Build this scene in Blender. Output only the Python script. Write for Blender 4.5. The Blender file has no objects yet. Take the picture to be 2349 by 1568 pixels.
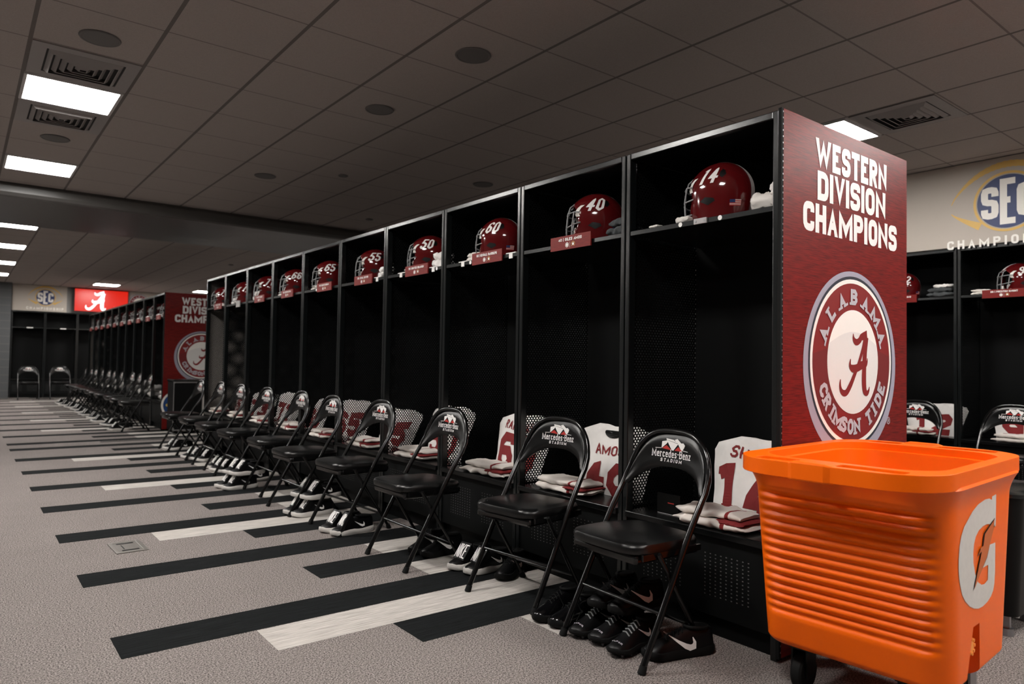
import bpy, bmesh, math, random
from mathutils import Vector, Matrix, noise
from mathutils.geometry import tessellate_polygon

SC = bpy.context.scene
COL = SC.collection
PI = math.pi
R = math.radians

# ------------------------------------------------------------------ camera, world, exposure
FPX, YAW, PITCH, ROLL = 1620.233, 0.664555, 0.030184, 0.017009
CAM = Vector((-2.49956, -1.51602, 1.12661))
fwd = Vector((math.sin(YAW) * math.cos(PITCH), math.cos(YAW) * math.cos(PITCH), math.sin(PITCH)))
rt = Vector((math.cos(YAW), -math.sin(YAW), 0.0))
up = rt.cross(fwd)
rt2 = rt * math.cos(ROLL) + up * math.sin(ROLL)
up2 = -rt * math.sin(ROLL) + up * math.cos(ROLL)
cd = bpy.data.cameras.new('camera')
cam = bpy.data.objects.new('camera', cd)
COL.objects.link(cam)
m = Matrix.Identity(4)
for i in range(3):
    m[i][0], m[i][1], m[i][2], m[i][3] = rt2[i], up2[i], -fwd[i], CAM[i]
cam.matrix_world = m
cd.sensor_fit = 'HORIZONTAL'
cd.sensor_width = 36.0
cd.lens = FPX / 2349.0 * 36.0
cd.clip_start = 0.05
cd.dof.use_dof = True
cd.dof.focus_distance = 3.3
cd.dof.aperture_fstop = 2.8
SC.camera = cam

w = bpy.data.worlds.new('world')
SC.world = w
w.use_nodes = True
w.node_tree.nodes['Background'].inputs[0].default_value = (0, 0, 0, 1)
SC.view_settings.view_transform = 'Standard'
SC.view_settings.look = 'None'
SC.view_settings.gamma = 1.0
SC.view_settings.exposure = 0.0
SC.view_settings.use_curve_mapping = False
LIGHT = 66.0            # radiance of the ceiling troffers
SC.cycles.transparent_max_bounces = 24
SC.cycles.max_bounces = 8

# ------------------------------------------------------------------ dimensions
S = 0.8075              # locker pitch
DEP = 0.5414            # depth of one locker
DI = 1.0828             # depth of the double island
HT = 2.137              # locker height
SH = 1.764              # shelf top
BZ = 0.447              # bench top
ZC = 3.003              # ceiling
GX, GY, TS = -1.6131, 2.8914, 0.6096

# ------------------------------------------------------------------ materials
MATS = {}


def N(nt, t, **kw):
    n = nt.nodes.new(t)
    for k, v in kw.items():
        if k.startswith('i_'):
            n.inputs[k[2:]].default_value = v
        else:
            setattr(n, k, v)
    return n


def mat(name, col, rough=0.5, metal=0.0, spec=0.5, emit=None, strength=0.0, noise_amt=0.0, nscale=20.0, bump=0.0, bscale=200.0, coat=0.0):
    if name in MATS:
        return MATS[name]
    mt = bpy.data.materials.new(name)
    mt.use_nodes = True
    nt = mt.node_tree
    b = nt.nodes['Principled BSDF']
    b.inputs['Base Color'].default_value = (*col, 1)
    b.inputs['Roughness'].default_value = rough
    b.inputs['Metallic'].default_value = metal
    b.inputs['Specular IOR Level'].default_value = spec
    b.inputs['Coat Weight'].default_value = coat
    if emit:
        b.inputs['Emission Color'].default_value = (*emit, 1)
        b.inputs['Emission Strength'].default_value = strength
    tc = None
    if noise_amt or bump:
        tc = N(nt, 'ShaderNodeTexCoord')
    if noise_amt:
        nz = N(nt, 'ShaderNodeTexNoise', i_Scale=nscale, i_Detail=4.0)
        nt.links.new(tc.outputs['Object'], nz.inputs['Vector'])
        mx = N(nt, 'ShaderNodeMix', data_type='RGBA')
        mx.inputs[6].default_value = (*[c * (1 - noise_amt) for c in col], 1)
        mx.inputs[7].default_value = (*[min(1, c * (1 + noise_amt)) for c in col], 1)
        nt.links.new(nz.outputs['Fac'], mx.inputs[0])
        nt.links.new(mx.outputs[2], b.inputs['Base Color'])
    if bump:
        nb = N(nt, 'ShaderNodeTexNoise', i_Scale=bscale, i_Detail=3.0)
        nt.links.new(tc.outputs['Object'], nb.inputs['Vector'])
        bp = N(nt, 'ShaderNodeBump', i_Strength=bump, i_Distance=0.002)
        nt.links.new(nb.outputs['Fac'], bp.inputs['Height'])
        nt.links.new(bp.outputs['Normal'], b.inputs['Normal'])
    MATS[name] = mt
    return mt


def MATH(nt, op, a, b=None):
    n = N(nt, 'ShaderNodeMath', operation=op)
    for i, v in enumerate((a, b)):
        if v is None:
            continue
        if isinstance(v, (int, float)):
            n.inputs[i].default_value = v
        else:
            nt.links.new(v, n.inputs[i])
    return n.outputs[0]


def perf_mat(name, axis, pu, pv, ru, rv, col=(0.0032, 0.0035, 0.0037)):
    """sheet metal with staggered oval holes; axis = the horizontal axis of the sheet"""
    mt = bpy.data.materials.new(name)
    mt.use_nodes = True
    nt = mt.node_tree
    b = nt.nodes['Principled BSDF']
    b.inputs['Base Color'].default_value = (*col, 1)
    b.inputs['Roughness'].default_value = 0.5
    b.inputs['Specular IOR Level'].default_value = 0.15
    tc = N(nt, 'ShaderNodeTexCoord')
    sp = N(nt, 'ShaderNodeSeparateXYZ')
    nt.links.new(tc.outputs['Object'], sp.inputs[0])
    v = MATH(nt, 'DIVIDE', sp.outputs['Z'], pv)
    row = MATH(nt, 'FLOOR', v)
    odd = MATH(nt, 'MULTIPLY', MATH(nt, 'FLOORED_MODULO', row, 2.0), 0.5)
    u = MATH(nt, 'ADD', MATH(nt, 'DIVIDE', sp.outputs[axis], pu), odd)
    fu = MATH(nt, 'MULTIPLY', MATH(nt, 'SUBTRACT', MATH(nt, 'FRACT', u), 0.5), pu / ru)
    fv = MATH(nt, 'MULTIPLY', MATH(nt, 'SUBTRACT', MATH(nt, 'FRACT', v), 0.5), pv / rv)
    d = MATH(nt, 'ADD', MATH(nt, 'MULTIPLY', fu, fu), MATH(nt, 'MULTIPLY', fv, fv))
    hole = MATH(nt, 'LESS_THAN', d, 1.0)
    tr = N(nt, 'ShaderNodeBsdfTransparent')
    mx = N(nt, 'ShaderNodeMixShader')
    nt.links.new(hole, mx.inputs[0])
    nt.links.new(b.outputs[0], mx.inputs[1])
    nt.links.new(tr.outputs[0], mx.inputs[2])
    nt.links.new(mx.outputs[0], nt.nodes['Material Output'].inputs[0])
    MATS[name] = mt
    return mt


def carpet_mat():
    mt = bpy.data.materials.new('carpet_planks')
    mt.use_nodes = True
    nt = mt.node_tree
    b = nt.nodes['Principled BSDF']
    b.inputs['Roughness'].default_value = 1.0
    b.inputs['Specular IOR Level'].default_value = 0.1
    g = N(nt, 'ShaderNodeNewGeometry')
    sp = N(nt, 'ShaderNodeSeparateXYZ')
    nt.links.new(g.outputs['Position'], sp.inputs[0])
    x, y = sp.outputs['X'], sp.outputs['Y']
    far = MATH(nt, 'MULTIPLY', MATH(nt, 'GREATER_THAN', y, 9.22), 0.385)
    t = MATH(nt, 'DIVIDE', MATH(nt, 'SUBTRACT', MATH(nt, 'ADD', y, far), 1.72), 1.0204)
    k = MATH(nt, 'ADD', MATH(nt, 'FLOOR', t), 1.0)
    gg = MATH(nt, 'SUBTRACT', 1.0, MATH(nt, 'FRACT', t))
    odd = MATH(nt, 'FLOORED_MODULO', k, 2.0)

    def rowmask(a, bb):
        return MATH(nt, 'MULTIPLY', MATH(nt, 'GREATER_THAN', gg, a), MATH(nt, 'LESS_THAN', gg, bb))
    lim = MATH(nt, 'MULTIPLY', MATH(nt, 'LESS_THAN', x, 1.0), MATH(nt, 'GREATER_THAN', y, 0.70))
    nearD = MATH(nt, 'MAXIMUM', odd, MATH(nt, 'LESS_THAN', y, 1.0))
    dA = MATH(nt, 'MULTIPLY', rowmask(-1, .248), MATH(nt, 'GREATER_THAN', x, -1.985))
    dC = MATH(nt, 'MULTIPLY', rowmask(.5, .748), MATH(nt, 'GREATER_THAN', x, -0.99))
    dark = MATH(nt, 'MULTIPLY', MATH(nt, 'ADD', dA, dC), lim)
    wx = MATH(nt, 'ADD', -1.487, MATH(nt, 'MULTIPLY', odd, 0.99))
    wB = MATH(nt, 'MULTIPLY', rowmask(.252, .498), MATH(nt, 'GREATER_THAN', x, wx))
    wD = MATH(nt, 'MULTIPLY', MATH(nt, 'MULTIPLY', rowmask(.752, 1.1), nearD), MATH(nt, 'GREATER_THAN', x, -0.49))
    white = MATH(nt, 'MULTIPLY', MATH(nt, 'ADD', wB, wD), lim)

    def noisef(scale, vec, det=3.0):
        n = N(nt, 'ShaderNodeTexNoise', i_Scale=scale, i_Detail=det, i_Roughness=0.7)
        nt.links.new(vec, n.inputs['Vector'])
        return n.outputs['Fac']

    def ramp(f, c0, c1, p0=.3, p1=.7):
        n = N(nt, 'ShaderNodeValToRGB')
        n.color_ramp.elements[0].position = p0
        n.color_ramp.elements[1].position = p1
        n.color_ramp.elements[0].color = (*c0, 1)
        n.color_ramp.elements[1].color = (*c1, 1)
        nt.links.new(f, n.inputs[0])
        return n.outputs[0]
    mp = N(nt, 'ShaderNodeVectorMath', operation='MULTIPLY')
    mp.inputs[1].default_value = (6.0, 130.0, 1.0)
    nt.links.new(g.outputs['Position'], mp.inputs[0])
    streak = noisef(1.0, mp.outputs[0])
    speck = noisef(165.0, g.outputs['Position'], 3.0)
    soft = noisef(2.2, g.outputs['Position'], 3.0)
    grey = ramp(speck, (.062, .054, .051), (.36, .318, .30), .40, .60)
    dk = ramp(streak, (.0035, .004, .0042), (.014, .015, .016))
    wt = ramp(streak, (.30, .275, .255), (.62, .585, .545))

    def mix(f, a, bb):
        n = N(nt, 'ShaderNodeMix', data_type='RGBA')
        nt.links.new(f, n.inputs[0])
        nt.links.new(a, n.inputs[6])
        nt.links.new(bb, n.inputs[7])
        return n.outputs[2]
    col = mix(white, mix(dark, grey, dk), wt)
    sf = N(nt, 'ShaderNodeMapRange')
    sf.inputs['To Min'].default_value = .88
    sf.inputs['To Max'].default_value = 1.1
    nt.links.new(soft, sf.inputs[0])
    ml = N(nt, 'ShaderNodeVectorMath', operation='SCALE')
    nt.links.new(col, ml.inputs[0])
    nt.links.new(sf.outputs[0], ml.inputs['Scale'])
    nt.links.new(ml.outputs[0], b.inputs['Base Color'])
    bp = N(nt, 'ShaderNodeBump', i_Strength=0.5, i_Distance=0.003)
    nt.links.new(speck, bp.inputs['Height'])
    nt.links.new(bp.outputs[0], b.inputs['Normal'])
    return mt


def ceiling_mat():
    mt = bpy.data.materials.new('ceiling_tiles')
    mt.use_nodes = True
    nt = mt.node_tree
    b = nt.nodes['Principled BSDF']
    b.inputs['Roughness'].default_value = 0.9
    b.inputs['Specular IOR Level'].default_value = 0.2
    g = N(nt, 'ShaderNodeNewGeometry')
    sp = N(nt, 'ShaderNodeSeparateXYZ')
    nt.links.new(g.outputs['Position'], sp.inputs[0])

    def line(c, off, wd):
        f = MATH(nt, 'FRACT', MATH(nt, 'ADD', MATH(nt, 'DIVIDE', MATH(nt, 'SUBTRACT', c, off), TS), 0.5))
        return MATH(nt, 'LESS_THAN', MATH(nt, 'ABSOLUTE', MATH(nt, 'SUBTRACT', f, 0.5)), wd / TS)
    lx = line(sp.outputs['X'], GX, .011)
    ly = line(sp.outputs['Y'], GY, .006)
    nz = N(nt, 'ShaderNodeTexNoise', i_Scale=150.0, i_Detail=3.0)
    nt.links.new(g.outputs['Position'], nz.inputs['Vector'])
    rp = N(nt, 'ShaderNodeValToRGB')
    rp.color_ramp.elements[0].color = (.36, .325, .30, 1)
    rp.color_ramp.elements[1].color = (.48, .43, .40, 1)
    nt.links.new(nz.outputs['Fac'], rp.inputs[0])
    ln = MATH(nt, 'MAXIMUM', lx, MATH(nt, 'MULTIPLY', ly, .75))
    mx = N(nt, 'ShaderNodeMix', data_type='RGBA')
    nt.links.new(ln, mx.inputs[0])
    nt.links.new(rp.outputs[0], mx.inputs[6])
    mx.inputs[7].default_value = (.17, .155, .145, 1)
    nt.links.new(mx.outputs[2], b.inputs['Base Color'])
    bp = N(nt, 'ShaderNodeBump', i_Strength=0.4, i_Distance=0.004)
    nt.links.new(MATH(nt, 'SUBTRACT', 1.0, ln), bp.inputs['Height'])
    nt.links.new(bp.outputs[0], b.inputs['Normal'])
    return mt


def streak_mat(name, c0, c1):
    mt = bpy.data.materials.new(name)
    mt.use_nodes = True
    nt = mt.node_tree
    b = nt.nodes['Principled BSDF']
    b.inputs['Roughness'].default_value = 0.42
    b.inputs['Specular IOR Level'].default_value = 0.25
    tc = N(nt, 'ShaderNodeTexCoord')
    mp = N(nt, 'ShaderNodeMapping')
    mp.inputs['Scale'].default_value = (14, 14, 330)
    nz = N(nt, 'ShaderNodeTexNoise', i_Scale=1.0, i_Detail=4.0)
    nt.links.new(tc.outputs['Object'], mp.inputs[0])
    nt.links.new(mp.outputs[0], nz.inputs['Vector'])
    rp = N(nt, 'ShaderNodeValToRGB')
    rp.color_ramp.elements[0].position = .33
    rp.color_ramp.elements[1].position = .6
    rp.color_ramp.elements[0].color = (*c0, 1)
    rp.color_ramp.elements[1].color = (*c1, 1)
    nt.links.new(nz.outputs['Fac'], rp.inputs[0])
    nt.links.new(rp.outputs[0], b.inputs['Base Color'])
    MATS[name] = mt
    return mt


def block_mat():
    mt = bpy.data.materials.new('painted_block')
    mt.use_nodes = True
    nt = mt.node_tree
    b = nt.nodes['Principled BSDF']
    b.inputs['Roughness'].default_value = 0.6
    g = N(nt, 'ShaderNodeNewGeometry')
    sp = N(nt, 'ShaderNodeSeparateXYZ')
    nt.links.new(g.outputs['Position'], sp.inputs[0])
    f = MATH(nt, 'FRACT', MATH(nt, 'DIVIDE', sp.outputs['Z'], 0.2))
    ln = MATH(nt, 'LESS_THAN', f, 0.06)
    mx = N(nt, 'ShaderNodeMix', data_type='RGBA')
    nt.links.new(ln, mx.inputs[0])
    mx.inputs[6].default_value = (.075, .078, .082, 1)
    mx.inputs[7].default_value = (.12, .12, .12, 1)
    nt.links.new(mx.outputs[2], b.inputs['Base Color'])
    return mt


M_METAL = mat('black_powder_coat', (.0035, .0038, .004), rough=.5, spec=.12, noise_amt=.15, nscale=60, bump=.12, bscale=500)
M_STILE = mat('charcoal_powder_coat', (.0058, .0070, .0073), rough=.22, spec=.6, noise_amt=.12, nscale=60, bump=.1, bscale=500)
M_BENCH = mat('black_bench_steel', (.004, .0042, .0044), rough=.22, spec=.3, noise_amt=.1, nscale=40)
M_PERF_X = perf_mat('perforated_steel_side', 'X', .0205, .0128, .0060, .0047)


def slot_mat():
    mt = bpy.data.materials.new('slotted_black_steel')
    mt.use_nodes = True
    nt = mt.node_tree
    b = nt.nodes['Principled BSDF']
    b.inputs['Roughness'].default_value = .5
    b.inputs['Specular IOR Level'].default_value = .12
    tc = N(nt, 'ShaderNodeTexCoord')
    sp = N(nt, 'ShaderNodeSeparateXYZ')
    nt.links.new(tc.outputs['Object'], sp.inputs[0])
    y, z = sp.outputs['Y'], sp.outputs['Z']

    def band(c, p, a_, b_):
        f = MATH(nt, 'FRACT', MATH(nt, 'DIVIDE', c, p))
        return MATH(nt, 'MULTIPLY', MATH(nt, 'LESS_THAN', f, .26), MATH(nt, 'MULTIPLY', MATH(nt, 'GREATER_THAN', c, a_), MATH(nt, 'LESS_THAN', c, b_)))
    gap = MATH(nt, 'GREATER_THAN', MATH(nt, 'ABSOLUTE', MATH(nt, 'SUBTRACT', y, .40)), .05)
    f = MATH(nt, 'MULTIPLY', gap, MATH(nt, 'MULTIPLY', band(y, .026, .13, .68), band(z, .0155, .16, .35)))
    mx = N(nt, 'ShaderNodeMix', data_type='RGBA')
    nt.links.new(f, mx.inputs[0])
    mx.inputs[6].default_value = (.0045, .005, .0052, 1)
    mx.inputs[7].default_value = (.12, .12, .12, 1)
    nt.links.new(mx.outputs[2], b.inputs['Base Color'])
    MATS['slot'] = mt
    return mt


M_SLOT = slot_mat()
M_VINYL = mat('black_vinyl', (.0022, .0024, .0026), rough=.29, spec=.5, bump=.15, bscale=900)
M_TUBE = mat('black_enamel_tube', (.004, .004, .0042), rough=.18, spec=.5)
M_RUBBER = mat('black_rubber', (.004, .004, .004), rough=.7, spec=.2)
M_WHITE = mat('white_print', (.88, .86, .84), rough=.5)
M_REDPRINT = mat('red_print', (.45, .028, .022), rough=.5)
M_SHELL = mat('crimson_gloss_shell', (.088, .0045, .0055), rough=.10, coat=.6, noise_amt=.06, nscale=300)
M_GREYMASK = mat('grey_coated_wire', (.24, .245, .25), rough=.35)
M_DECAL = mat('white_decal', (.78, .75, .73), rough=.35)
M_BLACK = mat('black_plastic', (.003, .003, .003), rough=.4, spec=.2)
M_PAD = mat('white_padding', (.70, .66, .62), rough=.7, noise_amt=.06, nscale=50)
M_CLOTH = mat('white_jersey_knit', (.80, .77, .745), rough=.9, noise_amt=.05, nscale=40, bump=.25, bscale=900)
M_PANTS = mat('off_white_knit', (.72, .665, .62), rough=.9, noise_amt=.08, nscale=30, bump=.3, bscale=700)


def striped_knit():
    mt = mat('striped_white_knit', (.72, .665, .62), rough=.9, bump=.3, bscale=700)
    nt = mt.node_tree
    b = nt.nodes['Principled BSDF']
    tc = N(nt, 'ShaderNodeTexCoord')
    sp = N(nt, 'ShaderNodeSeparateXYZ')
    nt.links.new(tc.outputs['Object'], sp.inputs[0])
    d = MATH(nt, 'ABSOLUTE', MATH(nt, 'ADD', sp.outputs['X'], .085))
    f = MATH(nt, 'LESS_THAN', d, .0085)
    mx = N(nt, 'ShaderNodeMix', data_type='RGBA')
    nt.links.new(f, mx.inputs[0])
    mx.inputs[6].default_value = (.72, .665, .62, 1)
    mx.inputs[7].default_value = (.19, .009, .011, 1)
    nt.links.new(mx.outputs[2], b.inputs['Base Color'])
    return mt


M_STRIPED = striped_knit()
M_CRIMSON = mat('crimson_twill', (.19, .009, .011), rough=.8, noise_amt=.1, nscale=80)
M_DKGREY = mat('dark_grey_knit', (.05, .055, .058), rough=.9, noise_amt=.2, nscale=60)
M_CARD = streak_mat('red_card_print', (.12, .007, .006), (.205, .014, .012))
M_PANEL = streak_mat('crimson_panel_print', (.085, .0030, .0026), (.205, .0085, .0065))
M_ORANGE = mat('orange_rotomould', (.93, .135, .001), rough=.36, spec=.22, noise_amt=.05, nscale=9, bump=.1, bscale=700)
M_ORANGE2 = mat('orange_plug', (.95, .30, .03), rough=.35)
M_LOGOW = mat('white_worn_print', (.62, .585, .55), rough=.5, noise_amt=.10, nscale=45)
M_BOLT = mat('orange_bolt_print', (.55, .12, .02), rough=.5)
M_GREYP = mat('lavender_grey_print', (.36, .345, .42), rough=.5)
M_NAVYP = mat('slate_navy_print', (.022, .024, .038), rough=.5)
M_CREAM = mat('cream_print', (.90, .87, .82), rough=.5)
M_SILVER = mat('silver_print', (.50, .47, .51), rough=.5)
M_EMBRED = mat('emblem_red_print', (.22, .008, .008), rough=.5)
M_EMBRED2 = mat('emblem_dark_red_print', (.17, .010, .011), rough=.5)
M_CREAM2 = mat('pale_grey_print', (.78, .76, .735), rough=.5)
M_GOLD = mat('gold_print', (.72, .45, .11), rough=.5)
M_NAVY = mat('navy_print', (.022, .04, .14), rough=.5)
M_BANNER = mat('taupe_banner', (.50, .445, .39), rough=.6, noise_amt=.05, nscale=300)
M_SNEAK = mat('black_shoe_upper', (.0035, .0035, .004), rough=.4, spec=.25, noise_amt=.2, nscale=90)
M_PATENT = mat('black_patent_upper', (.003, .003, .0035), rough=.13, spec=.4)
M_MIDSOLE = mat('white_midsole', (.66, .63, .60), rough=.55)
M_STEEL = mat('brushed_steel', (.35, .35, .36), rough=.35, metal=.9)
M_DIFF = mat('light_diffuser', (.9, .9, .9), rough=.5, emit=(1.0, .965, .92), strength=LIGHT)
M_LFRAME = mat('white_troffer_frame', (.62, .61, .6), rough=.5)
M_VENT = mat('grey_vent_metal', (.32, .30, .29), rough=.5)
M_VENTD = mat('vent_dark', (.02, .02, .02), rough=.8)
M_SPK = mat('grey_speaker_grille', (.15, .145, .14), rough=.7)
M_WALL = mat('grey_wall_paint', (.20, .195, .19), rough=.7, noise_amt=.04, nscale=3)
M_BEAM = mat('taupe_satin_paint', (.085, .08, .076), rough=.3, noise_amt=.05, nscale=4)
M_BLOCK = block_mat()
M_TVRED = mat('screen_red', (.1, .0, .0), rough=.3, emit=(.68, .016, .006), strength=1.0)
M_TVWHITE = mat('screen_white', (.5, .5, .5), rough=.3, emit=(.95, .95, 1.0), strength=1.1)
M_YELLOWP = mat('yellow_print', (.72, .50, .10), rough=.5)
M_BRASS = mat('brass_box_plate', (.20, .185, .17), rough=.4, metal=.6)
M_TAPE = mat('clear_plastic_clip', (.42, .40, .40), rough=.3)
M_FLAGB = mat('flag_blue', (.012, .025, .10), rough=.4)
M_FLAGR = mat('flag_red', (.42, .05, .045), rough=.4)
M_FLAGW = mat('flag_white', (.55, .40, .38), rough=.4)
M_COBALT = mat('cobalt_print', (.012, .06, .20), rough=.5)


# ------------------------------------------------------------------ mesh builder
class MB:
    def __init__(s):
        s.v, s.f, s.mi, s.cur = [], [], [], 0

    def add(s, vs, fs):
        o = len(s.v)
        s.v += [tuple(p) for p in vs]
        s.f += [tuple(i + o for i in q) for q in fs]
        s.mi += [s.cur] * len(fs)
        return s

    def box(s, x0, x1, y0, y1, z0, z1):
        return s.add([(x0, y0, z0), (x1, y0, z0), (x1, y1, z0), (x0, y1, z0), (x0, y0, z1), (x1, y0, z1), (x1, y1, z1), (x0, y1, z1)],
                     [(0, 3, 2, 1), (4, 5, 6, 7), (0, 1, 5, 4), (1, 2, 6, 5), (2, 3, 7, 6), (3, 0, 4, 7)])

    def loft(s, rings, closed=True, caps=True):
        n = len(rings[0])
        vs = [p for r_ in rings for p in r_]
        fs = []
        for i in range(len(rings) - 1):
            for j in range(n if closed else n - 1):
                a, b = i * n + j, i * n + (j + 1) % n
                fs.append((a, b, b + n, a + n))
        if caps and closed:
            fs.append(tuple(range(n))[::-1])
            fs.append(tuple(range((len(rings) - 1) * n, len(rings) * n)))
        return s.add(vs, fs)

    def tube(s, pts, r, n=8, closed=False, flat=1.0):
        pts = [Vector(p) for p in pts]
        k = len(pts)
        rings = []
        prev = None
        for i in range(k):
            a = pts[(i - 1) % k] if (closed or i > 0) else pts[i]
            b = pts[(i + 1) % k] if (closed or i < k - 1) else pts[i]
            d = (b - a)
            if d.length < 1e-9:
                d = Vector((0, 0, 1))
            d.normalize()
            if prev is None:
                h = Vector((0, 0, 1)) if abs(d.z) < .9 else Vector((1, 0, 0))
            else:
                h = prev
            u = (h - d * h.dot(d)).normalized()
            prev = u
            v = d.cross(u)
            rr = r[i] if isinstance(r, (list, tuple)) else r
            rings.append([pts[i] + u * (math.cos(2 * PI * j / n) * rr) + v * (math.sin(2 * PI * j / n) * rr * flat) for j in range(n)])
        if closed:
            rings.append(rings[0])
        return s.loft(rings, True, not closed)

    def poly(s, pts, f, holes=()):
        """flat polygon (pts in 2D) mapped by f(u, v)"""
        loops = [[Vector((p[0], p[1], 0)) for p in pts]] + [[Vector((p[0], p[1], 0)) for p in h] for h in holes]
        allp = [p for l in loops for p in l]
        return s.add([f(p[0], p[1]) for p in allp], [tuple(t) for t in tessellate_polygon(loops)])

    def prism(s, pts, z0, z1, holes=()):
        loops = [[Vector((p[0], p[1], 0)) for p in pts]] + [[Vector((p[0], p[1], 0)) for p in h] for h in holes]
        allp = [p for l in loops for p in l]
        n = len(allp)
        tri = [tuple(t) for t in tessellate_polygon(loops)]
        fs = [t for t in tri] + [tuple(i + n for i in t[::-1]) for t in tri]
        o = 0
        for l in loops:
            k = len(l)
            for j in range(k):
                a, b = o + j, o + (j + 1) % k
                fs.append((a, b, b + n, a + n))
            o += k
        return s.add([(p.x, p.y, z0) for p in allp] + [(p.x, p.y, z1) for p in allp], fs)

    def disc(s, c, r, f, n=48, r0=0.0):
        o = [(c[0] + r * math.cos(2 * PI * i / n), c[1] + r * math.sin(2 * PI * i / n)) for i in range(n)]
        if r0 <= 0:
            return s.add([f(*p) for p in o], [tuple(range(n))])
        q = [(c[0] + r0 * math.cos(2 * PI * i / n), c[1] + r0 * math.sin(2 * PI * i / n)) for i in range(n)]
        return s.add([f(*p) for p in o + q], [(i, (i + 1) % n, n + (i + 1) % n, n + i) for i in range(n)])

    def lathe(s, prof, c=(0, 0, 0), n=24):
        rings = [[(c[0] + r * math.cos(2 * PI * j / n), c[1] + r * math.sin(2 * PI * j / n), c[2] + z) for j in range(n)] for r, z in prof]
        return s.loft(rings)

    def build(s, name, mats, parent=None, smooth=0, bevel=0.0, fix=True):
        me = bpy.data.meshes.new(name)
        me.from_pydata(s.v, [], s.f)
        mats = mats if isinstance(mats, (list, tuple)) else [mats]
        for q in mats:
            me.materials.append(q)
        if len(mats) > 1:
            me.polygons.foreach_set('material_index', s.mi)
        if fix:
            bm = bmesh.new()
            bm.from_mesh(me)
            bmesh.ops.recalc_face_normals(bm, faces=bm.faces)
            bm.to_mesh(me)
            bm.free()
        if smooth:
            me.polygons.foreach_set('use_smooth', [True] * len(me.polygons))
            me.set_sharp_from_angle(angle=R(smooth))
        o = bpy.data.objects.new(name, me)
        COL.objects.link(o)
        o.parent = parent
        if bevel:
            b = o.modifiers.new('bevel', 'BEVEL')
            b.width = bevel
            b.segments = 2
            b.limit_method = 'ANGLE'
        return o


def tag(o, label, cat, group=None):
    o['label'] = label
    o['category'] = cat
    if group:
        o['group'] = group
    return o


def thing(name, label, cat, loc=(0, 0, 0), rz=0.0, group=None):
    o = bpy.data.objects.new(name, None)
    o.empty_display_size = .1
    COL.objects.link(o)
    o.location = loc
    o.rotation_euler = (0, 0, rz)
    return tag(o, label, cat, group)


def struct(name, mb, mats, **kw):
    o = mb.build(name, mats, **kw)
    o['kind'] = 'structure'
    return o


KIDS = {}


def copy_tree(o, parent=None):
    c = o.copy()
    COL.objects.link(c)
    c.parent = parent
    for ch in [q for q in SC.objects if q.parent == o]:
        copy_tree(ch, c)
    return c


def dup(o, loc, rz, label, group=None):
    c = copy_tree(o)
    c.location = loc
    c.rotation_euler = (0, 0, rz)
    c['label'] = label
    if group:
        c['group'] = group
    return c


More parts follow.
